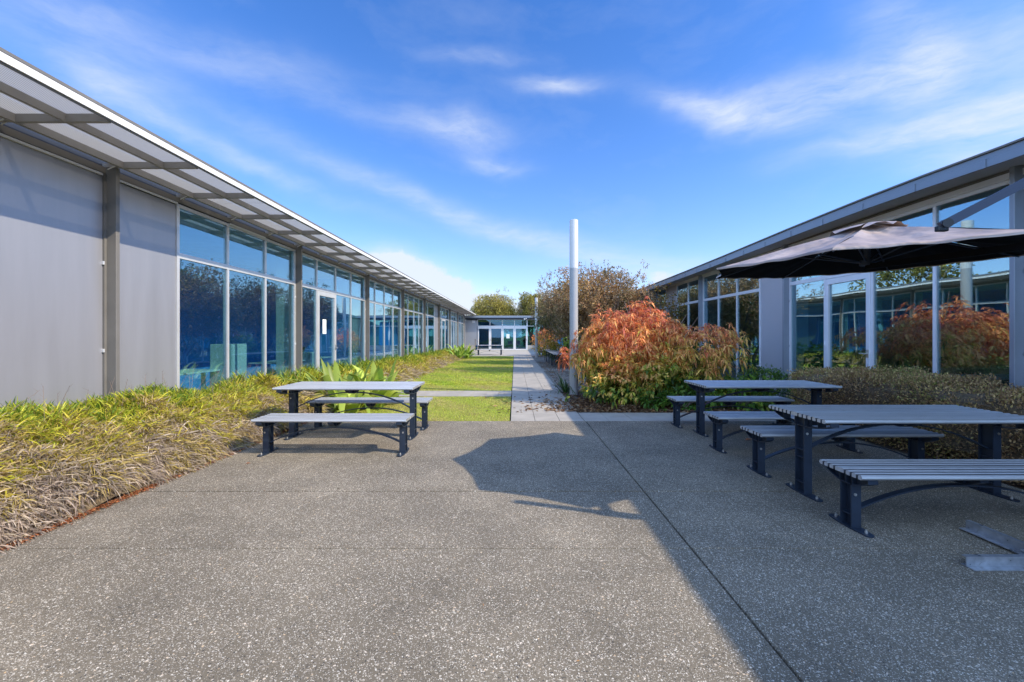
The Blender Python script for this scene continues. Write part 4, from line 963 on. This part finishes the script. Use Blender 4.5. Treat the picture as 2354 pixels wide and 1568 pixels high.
for (n_, cc, rad, sd) in ((1650, (2.75, 9.8, 1.22), (1.22, 1.15, 1.04), 21), (1000, (3.75, 9.7, 1.02), (1.15, 1.1, .86), 22), (600, (2.75, 9.45, .62), (1.15, 1.0, .62), 23), (320, (3.95, 9.3, .85), (.85, .75, .75), 24), (820, (2.15, 9.9, 1.0), (.78, .8, .92), 25)):
    Vv, F, kk, P = rosettes(n_, cc, rad, .125, .031, 9, sd, .5, .22, .12) if sd != 23 else clusters(n_*2, cc, rad, .105, .055, 6, sd, .5, .24, .5, .10)
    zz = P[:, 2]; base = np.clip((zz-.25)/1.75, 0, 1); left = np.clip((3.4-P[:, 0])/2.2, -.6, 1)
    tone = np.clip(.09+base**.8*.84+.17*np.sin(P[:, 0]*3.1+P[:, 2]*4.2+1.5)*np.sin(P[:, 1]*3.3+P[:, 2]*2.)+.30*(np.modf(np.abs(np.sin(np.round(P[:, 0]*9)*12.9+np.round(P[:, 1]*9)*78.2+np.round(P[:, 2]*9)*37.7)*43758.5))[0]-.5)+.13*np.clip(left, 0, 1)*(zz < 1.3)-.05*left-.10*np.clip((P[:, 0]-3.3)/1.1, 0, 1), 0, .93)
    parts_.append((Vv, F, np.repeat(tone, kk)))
# a red spray reaching left past the pole
Vv, F, kk, P = rosettes(26, (1.45, 11.6, .95), (.34, .3, .30), .17, .04, 9, 31, .1, .1, .3); parts_.append((Vv, F, np.full(len(Vv), .88)))
off = 0; VV = []; FF = []; TT = []
for a, b, c in parts_: VV.append(a); FF.append(b+off); TT.append(c); off += len(a)
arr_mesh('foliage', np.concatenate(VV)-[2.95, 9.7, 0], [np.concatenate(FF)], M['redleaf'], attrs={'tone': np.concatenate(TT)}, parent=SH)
ends = [tuple(p-np.array([2.95, 9.7, 0])) for p, _ in [shell_pts(70, (3.0, 9.7, 1.1), (1.4, 1.0, .95), 40)] for p in p]
stems([(-.1, 0, 0), (.1, .1, 0), (.3, -.1, 0)], ends, .022, M['twig'], 'stem', SH, 3)
# litter sprays of green low leaves under the shrub
M['green'] = leafy('green_leaves', [(0, (.06, .14, .03)), (.5, (.12, .26, .035)), (.8, (.27, .40, .05)), (1, (.50, .45, .06))], .8, .4, .3)
def bush(name, loc, n, rad, L, W, m, tone, label, cat, group=None, seed=0, per=4, zc=None, inner=.4, droop=.2, lump=.2):
    e = empty(name, (loc[0], loc[1], 0)); tag(e, label, cat, group)
    c = (0, 0, zc if zc is not None else rad[2]*.8); Vv, F, kk, P = clusters(n, c, rad, L, W, per, seed, inner, lump, droop, .02)
    tn = tone(P) if callable(tone) else np.full(len(P), tone)
    arr_mesh('foliage', Vv, [F], m, attrs={'tone': np.repeat(tn, kk)}, parent=e)
    pe = shell_pts(24, c, np.array(rad)*.85, seed+1)[0]; pe = pe[pe[:, 2] > .05]
    stems([(0, 0, 0), (.05, .05, 0)], [tuple(p) for p in pe], min(.02, rad[2]*.03), M['twig'], 'stem', e, seed)
    return e
bush('leafy_plant', (4.55, 8.75), 420, (.75, .38, .30), .12, .06, M['green'], .55, 'low bright green leafy plants behind the second picnic table', 'plant', seed=50, per=4)
bush('leafy_plant', (3.35, 8.62), 260, (.75, .30, .22), .12, .05, M['green'], .35, 'dark green ground cover at the front foot of the orange shrub', 'plant', seed=51)
bush('fern_bush', (5.55, 9.6), 800, (.60, .55, .42), .07, .018, M['green'], lambda P: .25+.25*np.clip(P[:, 2], 0, 1), 'feathery green bush against the right-hand glazing', 'bush', seed=52, per=6)
bush('fern_bush', (5.9, 8.75), 500, (.42, .35, .34), .06, .018, M['green'], .3, 'small feathery bush left of the clipped hedge', 'bush', seed=53, per=6)
for i, (x, y, h, sd, lab) in enumerate(((1.30, 11.05, .42, 60, 'tuft of green strap leaves just behind the tall grey pole'), (2.35, 10.2, .38, 61, 'green strap-leaved clump under the left edge of the orange shrub'), (2.3, 27.5, .6, 62, 'dark strap-leaved clump beside the far white pole'))):
    o = strap_plant('strap_plant', (0, 0, 0), 42, h*1.35, .035, M['green'] if False else None or leafy('strap_green', [(0, (.03, .075, .02)), (1, (.11, .19, .04))], 1., .35, .25, attr=False), .95, sd); o.location = (x, y, 0); tag(o, lab, 'plant', 'green strap-leaved clumps in the right bed')
# broad-leaved plants by the left border
M['agave'] = leafy('broad_leaf', [(0, (.34, .46, .07)), (.5, (.52, .64, .11)), (.85, (.66, .70, .16)), (1, (.70, .42, .14))], 1., .35, .4, attr=False)
M['agaveD'] = leafy('broad_leaf_green', [(0, (.22, .40, .06)), (.6, (.38, .56, .08)), (1, (.52, .60, .10))], 1., .4, .35, attr=False)
for i, (x, y, h, n_, sd, mk, lab) in enumerate((
  (-3.40, 8.55, 1.15, 54, 70, 'agave', 'broad pale green leaves rising behind the left picnic table'),
  (-2.85, 8.85, 1.0, 48, 71, 'agave', 'right-hand clump of broad pale leaves where the border meets the lawn'),
  (-3.05, 8.05, .62, 30, 72, 'agave', 'low broad-leaved clump seen under the left picnic table'),
  (-3.5, 26.5, .95, 30, 73, 'agaveD', 'leafy green clump at the far end of the lawn border'),
  (-3.2, 28.2, 1.0, 30, 74, 'agaveD', 'bright green clump at the corner before the far entrance slab'),
  (-3.7, 29.4, 1.15, 34, 75, 'agaveD', 'tallest yellow-green clump beside the far bench'))):
    o = strap_plant('broad_leaf_plant', (0, 0, 0), n_, h, .20 if mk == 'agave' else .17, M[mk], .88, sd); o.location = (x, y, 0); tag(o, lab, 'plant', 'broad-leaved plants along the left border')

# clipped right hedge
HG = empty('hedge', (5.35, 5, 0)); tag(HG, 'low clipped brownish-green hedge along the right building behind the tables', 'hedge')
def hedge_surf(n, seed):
    r = np.random.default_rng(seed); y = r.uniform(1.5, 7.75, n); u = r.uniform(0, 1, n)
    top = .88+.05*np.sin(y*2.3)+.04*np.sin(y*5.9+1)+.02*np.sin(y*13)
    per = u*(.88+1.0+.5); x = np.where(per < .80, 4.86+.05*np.sin(y*4+per*5), np.where(per < 1.9, 4.86+(per-.80), 5.96)); z = np.where(per < .80, per/.80*top, np.where(per < 1.9, top, top-(per-1.9)))
    # rounded shoulder
    sh = np.exp(-((per-.80)/.16)**2)*.07; x = x+sh; z = z-sh
    nx = np.where(per < .80, -1., np.where(per < 1.9, 0., 1.)); nz = np.where((per > .74) & (per < 1.9), 1., .1)
    endm = r.uniform(0, 1, n) < .09; y = np.where(endm, 7.75+.08*np.sin(x*9), y); x = np.where(endm, r.uniform(4.88, 5.95, n), x); z = np.where(endm, r.uniform(.05, .85, n), z)
    d = np.stack([nx, np.where(endm, 1., 0.), nz], 1); return np.stack([x, y, z], 1), unit(d)
P, d = hedge_surf(24000, 81); k_ = 3; r = np.random.default_rng(82)
P = np.repeat(P, k_, 0)+r.normal(size=(len(P)*k_, 3))*.022-np.repeat(d, k_, 0)*np.abs(r.normal(size=(len(P)*k_, 1)))*.05; d = np.repeat(d, k_, 0)
P[:, 2] = np.maximum(P[:, 2], .03)
Vv, F, kk = leaf_arrays(P, d*.9+r.normal(size=P.shape)*.7+[0, 0, .35], .036*r.uniform(.6, 1.3, len(P)), .016*r.uniform(.7, 1.3, len(P)), .2, .1)
tn = np.clip(.30+.16*np.sin(P[:, 1]*2.7)*np.sin(P[:, 0]*3)+.18*np.clip((P[:, 2]-.6)/.4, 0, 1), 0, 1)
M['hedgeleaf'] = leafy('hedge_leaves', [(0, (.36, .21, .11)), (.3, (.58, .37, .17)), (.5, (.64, .45, .18)), (.78, (.40, .38, .10)), (1, (.22, .36, .07))], .75, .5, .2)
arr_mesh('foliage', Vv-[5.35, 5, 0], [F], M['hedgeleaf'], attrs={'tone': np.repeat(tn, kk)}, parent=HG)
mb = MB(); mb.box(-.42, .54, -3.4, 2.68, .10, .80, ch=.08); mb.build('inner_growth', M['thatch'], HG)
mb = MB(); r_ = random.Random(9)
for i in range(70):
    yy = r_.uniform(-3.4, 2.7); xx = r_.uniform(-.42, .5); mb.tube((xx, yy, 0), (xx+r_.uniform(-.06, .06), yy+r_.uniform(-.08, .08), .3), .007, .005, 4)
mb.build('stem', M['twig'], HG)

# ------------------------------------------------------------------ trees
def tree(loc, crowns, trunk_h, tr, leaf_n, L, W, m, label, seed, tone=.5, twigs=140, group=None, ntr=1, inner=.3, name='tree', tw=.012, lump=.22):
    e = empty(name, (loc[0], loc[1], 0)); tag(e, label, 'tree', group); r = random.Random(seed)
    mb = MB(); tops = []
    for q in range(ntr):
        a = r.uniform(0, 6.28); bx, by = (0, 0) if ntr == 1 else (.25*math.cos(a), .25*math.sin(a)); tx, ty = bx*2+r.uniform(-.2, .2), by*2+r.uniform(-.2, .2)
        mb.path([(bx, by, -.05), (bx+.03, by, trunk_h*.5), (tx, ty, trunk_h)], [tr*1.25, tr, tr*.8], 10); tops.append((tx, ty, trunk_h))
    tot = sum(c[1][0]*c[1][1]*c[1][2] for c in crowns)
    for (c, rad) in crowns:
        pts = shell_pts(max(6, int(16*rad[0]*rad[1]*rad[2]/tot*len(crowns))), c, np.array(rad)*.75, seed+5)[0]
        for p in pts:
            b = Vector(r.choice(tops)); p = Vector(p); mid = b.lerp(p, .45)+Vector((0, 0, .15*(p-b).length)); mb.path([b, b.lerp(mid, .5), mid, mid.lerp(p, .5), p], [tr*.6, tr*.45, tr*.3, tr*.2, tr*.08], 6)
            tops.append(tuple(mid)) if len(tops) < 14 else None
    VV, FF, TT = [], [], []; off = 0; mt = mb
    for ci, (c, rad) in enumerate(crowns):
        nn_ = int(leaf_n*rad[0]*rad[1]*rad[2]/tot)
        Vv, F, kk, P = clusters(nn_//4, c, rad, L, W, 4, seed+ci*3, inner, lump, .15, .3)
        rr = np.random.default_rng(seed+ci)
        # uneven outline: sprigs standing out of the crown
        n2 = nn_//(60 if tw < .02 else 260); Ps, ds = shell_pts(n2, c, np.array(rad)*1.04, seed+ci*3, .97, lump=lump)
        up = ds*.5+[0, 0, .6]; ln = rr.uniform(.1, .42, n2)[:, None]*min(rad)*.5
        sp_ = np.concatenate([Ps+up*ln*s for s in (0, .35, .7, 1.)]); V2, F2, k2 = leaf_arrays(np.repeat(sp_, 3, 0)+rr.normal(size=(len(sp_)*3, 3))*L*.5, rr.normal(size=(len(sp_)*3, 3))+[0, 0, .4], L, W, .2, .1)
        for q in range(n2): mt.tube(tuple(Ps[q]), tuple(Ps[q]+up[q]*ln[q]), tw*.5, tw*.2, 3, 1, cap=False)
        tn = tone(P) if callable(tone) else np.full(len(P), tone)
        VV += [Vv, V2]; FF += [F+off, F2+off+len(Vv)]; off += len(Vv)+len(V2)
        P2 = np.repeat(sp_, 3, 0); TT += [np.repeat(tn, kk), np.repeat(tone(P2) if callable(tone) else np.full(len(P2), tone), k2)]
        pts, dd = shell_pts(int(twigs*rad[0]*rad[1]*rad[2]/tot), c, np.array(rad)*1.0, seed+40+ci, .75, lump=lump)
        for p, q in zip(pts, dd):
            ln_ = min(rad)*r.uniform(.35, .7); b = p-(q*.5+np.array([0, 0, .7]))*ln_; mt.tube(tuple(b), tuple(p), tw, tw*.25, 3, 1, cap=False)
    arr_mesh('crown', np.concatenate(VV), [np.concatenate(FF)], m, attrs={'tone': np.concatenate(TT)}, parent=e)
    mt.build('trunk', [M['bark'], M['twig']], e); return e
M['brown'] = leafy('brown_tree_leaves', [(0, (.11, .12, .035)), (.35, (.28, .21, .08)), (.6, (.46, .29, .15)), (.8, (.60, .34, .17)), (1, (.66, .42, .12))], .6, .6, .25)
M['olive'] = leafy('olive_tree_leaves', [(0, (.18, .18, .045)), (.5, (.42, .36, .08)), (1, (.62, .50, .11))], .7, .6, .25)
M['orangeT'] = leafy('orange_tree_leaves', [(0, (.10, .11, .02)), (.4, (.28, .20, .04)), (.7, (.34, .15, .04)), (1, (.30, .09, .04))], .6, .5, .3)
tfn = lambda k: (lambda P: np.clip(k+.16*np.sin(P[:, 0]*1.9+P[:, 2])+.14*np.sin(P[:, 2]*2.6+P[:, 1]), 0, 1))
GTR = 'bushy autumn trees in the right bed'
tree((3.4, 17.5), [((.2, 0, 2.75), (1.75, 1.5, 1.35)), ((-.9, .5, 2.3), (1.0, 1.0, .9)), ((1.3, -.2, 2.3), (1.2, 1.1, .95))], 1.2, .07, 46000, .075, .042, M['brown'], 'brown autumn tree with a twiggy crown directly behind the orange shrub', 101, tfn(.58), 420, GTR, 3)
tree((3.15, 22.5), [((0, 0, 2.85), (1.7, 1.6, 1.35)), ((-.95, -.3, 2.2), (.85, 1, .75))], 1.2, .07, 34000, .08, .046, M['brown'], 'darker brown tree between the brown tree and the far white pole', 111, tfn(.38), 300, GTR, 3)
tree((3.0, 27.9), [((0, 0, 2.95), (1.55, 1.5, 1.35)), ((-1.15, .2, 2.15), (.6, .5, .32))], 1.2, .06, 20000, .09, .05, M['brown'], 'dark bushy tree overhanging the far white pole', 121, tfn(.22), 200, GTR, 3)
tree((5.0, 14.3), [((0, 0, 1.9), (.55, .6, .95))], .7, .03, 1500, .08, .045, M['orangeT'], 'thin yellowish sapling showing above the orange shrub near the glazing', 131, .35, 8, None, 1)
bush('autumn_shrub', (2.9, 24.3), 1300, (1.5, 1.1, 1.25), .13, .05, M['redleaf'], lambda P: np.clip(.02+P[:, 2]*.34, 0, 1), 'smaller red and green shrub beyond the row of thin-legged tables', 'shrub', seed=55, per=5, zc=1.15)
bush('autumn_shrub', (2.15, 31.5), 800, (.95, .9, .95), .14, .055, M['redleaf'], lambda P: np.clip(.22+P[:, 2]*.38, 0, 1), 'reddish shrub in front of the right part of the far wing', 'shrub', seed=56, per=5, zc=.95)
bush('leafy_plant', (3.2, 20.6), 900, (1.2, 1.1, .85), .12, .055, M['green'], .45, 'rounded green bush behind the thin-legged tables', 'bush', seed=57, per=4, zc=.7)
bush('leafy_plant', (4.6, 12.6), 700, (1.2, 1.0, .7), .12, .055, M['green'], .3, 'dark green bush between the orange shrub and the right glazing', 'bush', seed=58, per=4, zc=.6)
GBT = 'rounded trees beyond the far wing'
tree((-3.0, 62), [((0, 0, 4.9), (3.1, 2.8, 2.35)), ((-1.4, 0, 4.2), (1.8, 1.8, 1.6)), ((1.5, 0, 4.3), (1.8, 1.8, 1.6))], 2.2, .22, 48000, .17, .08, M['olive'], 'wide dome-shaped olive tree rising behind the far wing on the left', 141, tfn(.62), 500, GBT, 3, tw=.03)
tree((2.4, 60), [((0, 0, 5.0), (2.3, 2.2, 2.2)), ((.4, 0, 6.6), (.7, .7, .9))], 2.2, .2, 30000, .17, .08, M['olive'], 'taller olive tree behind the far wing next to the white pole', 151, tfn(.5), 300, GBT, 2, tw=.03)
tree((6.5, 66), [((0, 0, 4.6), (3.0, 2.6, 2.4))], 2, .2, 20000, .20, .09, M['olive'], 'olive tree behind the far wing mostly hidden by the brown trees', 161, tfn(.35), 200, GBT, 2, tw=.03)
tree((-.1, 70), [((0, 0, 3.6), (2.2, 2.0, 1.7))], 1.6, .18, 6000, .26, .13, M['brown'], 'low dark tree in the gap between the two olive trees', 171, tfn(.3), 150, GBT, 2, tw=.03)
for i, (x, y) in enumerate(((22, 30), (26, 12), (24, 2), (24, 44), (30, -10), (27, 22))):
    tree((x, y), [((0, 0, 5.2), (3.2, 3.0, 2.6))], 2.6, .22, 7000, .3, .15, M['olive'], 'olive tree behind the right-hand wing, seen only mirrored in the left windows', 181+i, tfn(.35), 80, 'trees behind the right-hand wing', 2, tw=.03)
for i, (x, y) in enumerate(((-20, 12), (-24, 24), (-19, 34), (-26, 2))):
    tree((x, y), [((0, 0, 5.4), (3.4, 3.0, 2.8))], 2.6, .22, 7000, .3, .15, M['olive'], 'olive tree behind the left-hand wing, seen only mirrored in the right windows', 201+i, tfn(.45), 80, 'trees behind the left-hand wing', 2, tw=.03)

# ------------------------------------------------------------------ interior furniture
def office_chair(mf=M['black']):
    e = empty('office_chair'); 
    mb = MB(); mb.box(-.24, .24, -.24, .24, .44, .52, ch=.03); mb.build('seat', mf, e)
    mb = MB(); v = []
    for k in range(6):
        z = .56+.52*k/5; yb_ = .22+.03*math.sin(k*.7)+.02*k/5; v.append((0, yb_, z))
    mb.strip(v, (.22, 0, 0), Vector((0, .04, 0))); mb.box(-.03, .03, .23, .28, .46, .62); mb.build('backrest', mf, e)
    for sx in (-1, 1):
        mb = MB(); mb.path([(sx*.24, .05, .48), (sx*.29, .05, .52), (sx*.29, .05, .68)], .014, 6); mb.box(sx*.29-.03, sx*.29+.03, -.12, .14, .68, .71, ch=.008); mb.build('armrest', M['black'], e)
    mb = MB(); mb.tube((0, 0, .10), (0, 0, .44), .025, n=10)
    for k in range(5): a = k*1.2566; mb.tube((0, 0, .12), (.28*math.cos(a), .28*math.sin(a), .07), .018, .012, 6); mb.tube((.28*math.cos(a)-.015, .28*math.sin(a), .035), (.28*math.cos(a)+.015, .28*math.sin(a), .035), .032, n=10)
    mb.build('base', M['black'], e); return e
oc = office_chair(); occ = [((6.85, 9.70, .03), 2.0, 'black office chair seen through the sidelight left of the right-hand door'), ((8.1, 8.2, .03), .4, 'black office chair behind the glass of the right-hand door'), ((8.3, 6.9, .03), -1.2, 'black office chair at the desk inside the right wing'), ((-6.3, 12.9, .03), 1.0, 'office chair inside the left wing right of the glass door'), ((-6.6, 7.3, .03), 2.2, 'office chair behind the first left-hand window')]
for i, (p, rz, lb_) in enumerate(occ):
    o = oc if i == 0 else copy_tree(oc); o.location = p; o.rotation_euler = (0, 0, rz); tag(o, lb_, 'chair', 'office chairs inside the wings')
def desk(wd=1.6, mt=M['roomwhite']):
    e = empty('desk'); mb = MB(); mb.box(-wd/2, wd/2, -.38, .38, .71, .74, ch=.004); mb.build('desk_top', mt, e)
    for sx in (-1, 1):
        mb = MB(); mb.box(sx*(wd/2-.08)-.025, sx*(wd/2-.08)+.025, -.33, .33, .0, .03); mb.box(sx*(wd/2-.08)-.025, sx*(wd/2-.08)+.025, -.03, .03, .03, .71); mb.build('leg', mt, e)
    return e
d0 = desk()
for i, (p, rz, lb_) in enumerate((((-6.35, 8.15, .03), 1.57, 'white desk behind the first left-hand windows'), ((-6.3, 11.7, .03), 1.57, 'white desk inside the left-hand glass door'), ((-6.4, 13.6, .03), 1.57, 'white desk inside the left wing beside the third column'), ((8.6, 7.4, .03), .0, 'desk in the dim room inside the right wing'))):
    o = d0 if i == 0 else copy_tree(d0); o.location = p; o.rotation_euler = (0, 0, rz); tag(o, lb_, 'desk', 'office desks inside the wings')
e = empty('pinboard', (-6.5, 7.6, .03)); tag(e, 'framed board standing behind the first left-hand window pane', 'board'); mb = MB(); mb.box(-.02, .02, -.52, .52, .95, 1.75, ch=.006); mb.build('frame', M['roomwhite'], e); mb = MB(); mb.box(.021, .026, -.48, .48, .99, 1.71); mb.build('board', basic('green_board', (.18, .32, .30), .7), e)
for s in (-1, 1): mb = MB(); mb.box(-.02, .02, s*.45-.02, s*.45+.02, 0, .95); mb.box(-.2, .2, s*.45-.02, s*.45+.02, 0, .03); mb.build('leg', M['roomwhite'], e)
for i, (x, y, h, lab) in enumerate(((-5.95, 9.05, 1.25, 'white narrow cabinet behind the third left-hand pane'), (-6.0, 12.55, .95, 'low white cabinet behind the panes right of the left-hand door'))):
    e = empty('cabinet', (x, y, .03)); tag(e, lab, 'cabinet', 'white cabinets in the left wing'); mb = MB(); mb.box(-.22, .22, -.24, .24, 0, h, ch=.006); mb.build('body', M['roomwhite'], e)
    for s in (0, 1): mb = MB(); mb.box(.221, .232, -.235+s*.237, -.003+s*.237, .03, h-.02, ch=.003); mb.build('door', M['roomwhite'], e)
# blue chairs and a seated person in the far wing
def side_chair():
    e = empty('chair'); mb = MB(); mb.box(-.24, .24, -.22, .22, .43, .48, ch=.02); mb.build('seat', M['blue'], e)
    mb = MB(); mb.box(-.24, .24, -.25, -.21, .52, .92, ch=.015); mb.build('backrest', M['blue'], e)
    for sx in (-1, 1):
        for sy in (-1, 1): mb = MB(); mb.tube((sx*.21, sy*.2, 0), (sx*.21, sy*.2, .43 if sy > 0 else .55), .012, n=6); mb.build('leg', M['black'], e)
    return e
c0_ = side_chair()
for i, (p, rz, lab) in enumerate((((-.55, 45.0, .02), .25, 'blue chair behind the third far glass door, left one'), ((.30, 44.9, .02), 0., 'blue chair behind the fourth far glass door'), ((1.05, 45.0, .02), 2.2, 'blue chair under the seated person in the far wing'))):
    o = c0_ if i == 0 else copy_tree(c0_); o.location = p; o.rotation_euler = (0, 0, rz); tag(o, lab, 'chair', 'blue chairs inside the far wing')
def skin_obj(name, joints, bones, radii, m, parent=None, sub=2, rootv=0):
    me = bpy.data.meshes.new(name); me.from_pydata(joints, bones, []); o = bpy.data.objects.new(name, me); col.objects.link(o)
    o.modifiers.new('skin', 'SKIN'); me.skin_vertices or None
    if not me.skin_vertices: me.attributes
    return o, me
def person(loc, rz):
    e = empty('person', loc, rz)
    J = [(0, 0, .52), (0, .02, .70), (0, .02, .92), (0, .03, 1.05), (0, .01, 1.12), (0, -.02, 1.24), (0, -.02, 1.34),
         (-.09, -.02, .52), (-.12, -.42, .54), (-.12, -.42, .10), (-.12, -.58, .04), (.09, -.02, .52), (.12, -.42, .54), (.12, -.42, .10), (.12, -.58, .04),
         (-.20, .02, 1.02), (-.26, -.06, .76), (-.14, -.30, .64), (-.10, -.38, .63), (.20, .02, 1.02), (.26, -.06, .76), (.14, -.30, .64), (.10, -.38, .63)]
    Ed = [(0, 1), (1, 2), (2, 3), (3, 4), (4, 5), (5, 6), (0, 7), (7, 8), (8, 9), (9, 10), (0, 11), (11, 12), (12, 13), (13, 14), (3, 15), (15, 16), (16, 17), (17, 18), (3, 19), (19, 20), (20, 21), (21, 22)]
    Rr = [.14, .13, .15, .12, .055, .095, .08, .10, .075, .05, .04, .10, .075, .05, .04, .065, .05, .038, .035, .065, .05, .038, .035]
    me = bpy.data.meshes.new('body'); me.from_pydata(J, Ed, []); o = bpy.data.objects.new('body', me); col.objects.link(o)
    bpy.context.view_layer.objects.active = o; o.select_set(True)
    o.modifiers.new('skin', 'SKIN'); sv = me.skin_vertices
    if len(sv): 
        for i, q in enumerate(Rr): sv[0].data[i].radius = (q, q*.85)
        sv[0].data[0].use_root = True
    o.modifiers.new('sub', 'SUBSURF').levels = 1; o.modifiers['sub'].render_levels = 1
    me.materials.append(M['cloth']); o.parent = e
    hd = sphere('head', (0, -.03, 1.28), .105, M['skin'], e, 18, (.85, 1, 1.15)); sphere('hair', (0, .0, 1.32), .112, M['hair'], e, 18, (.92, 1, 1.05))
    mb = MB(); mb.box(-.17, .17, -.34, -.10, .57, .73, ch=.05); mb.build('bag', M['redcloth'], e)
    return e
pr_ = person((1.05, 45.0, .02), .6); tag(pr_, 'person in dark clothes with something red on their lap, seated behind the far glass doors', 'person')
# a single fallen leaf on the shaded paving, and one near the left bench
for (x, y, sd, lab) in ((3.18, 6.02, 1, 'orange fallen leaf on the paving under the second right-hand table'), (-3.05, 4.92, 2, 'small orange leaf on the sunlit paving in front of the left bench')):
    V_, F_, k_2 = leaf_arrays(np.array([[0, 0, .004]]), np.array([[1., .3, .03]]), .13 if sd == 1 else .06, .05 if sd == 1 else .02, .3, -.05, np.array([[0, 0, 1.]])); V_[:, 2] = np.maximum(V_[:, 2], .002)
    o = arr_mesh('fallen_leaf', V_, [F_], M['chips'], attrs={'tone': np.full(len(V_), .6)}); o.location = (x, y, 0); tag(o, lab, 'leaf')
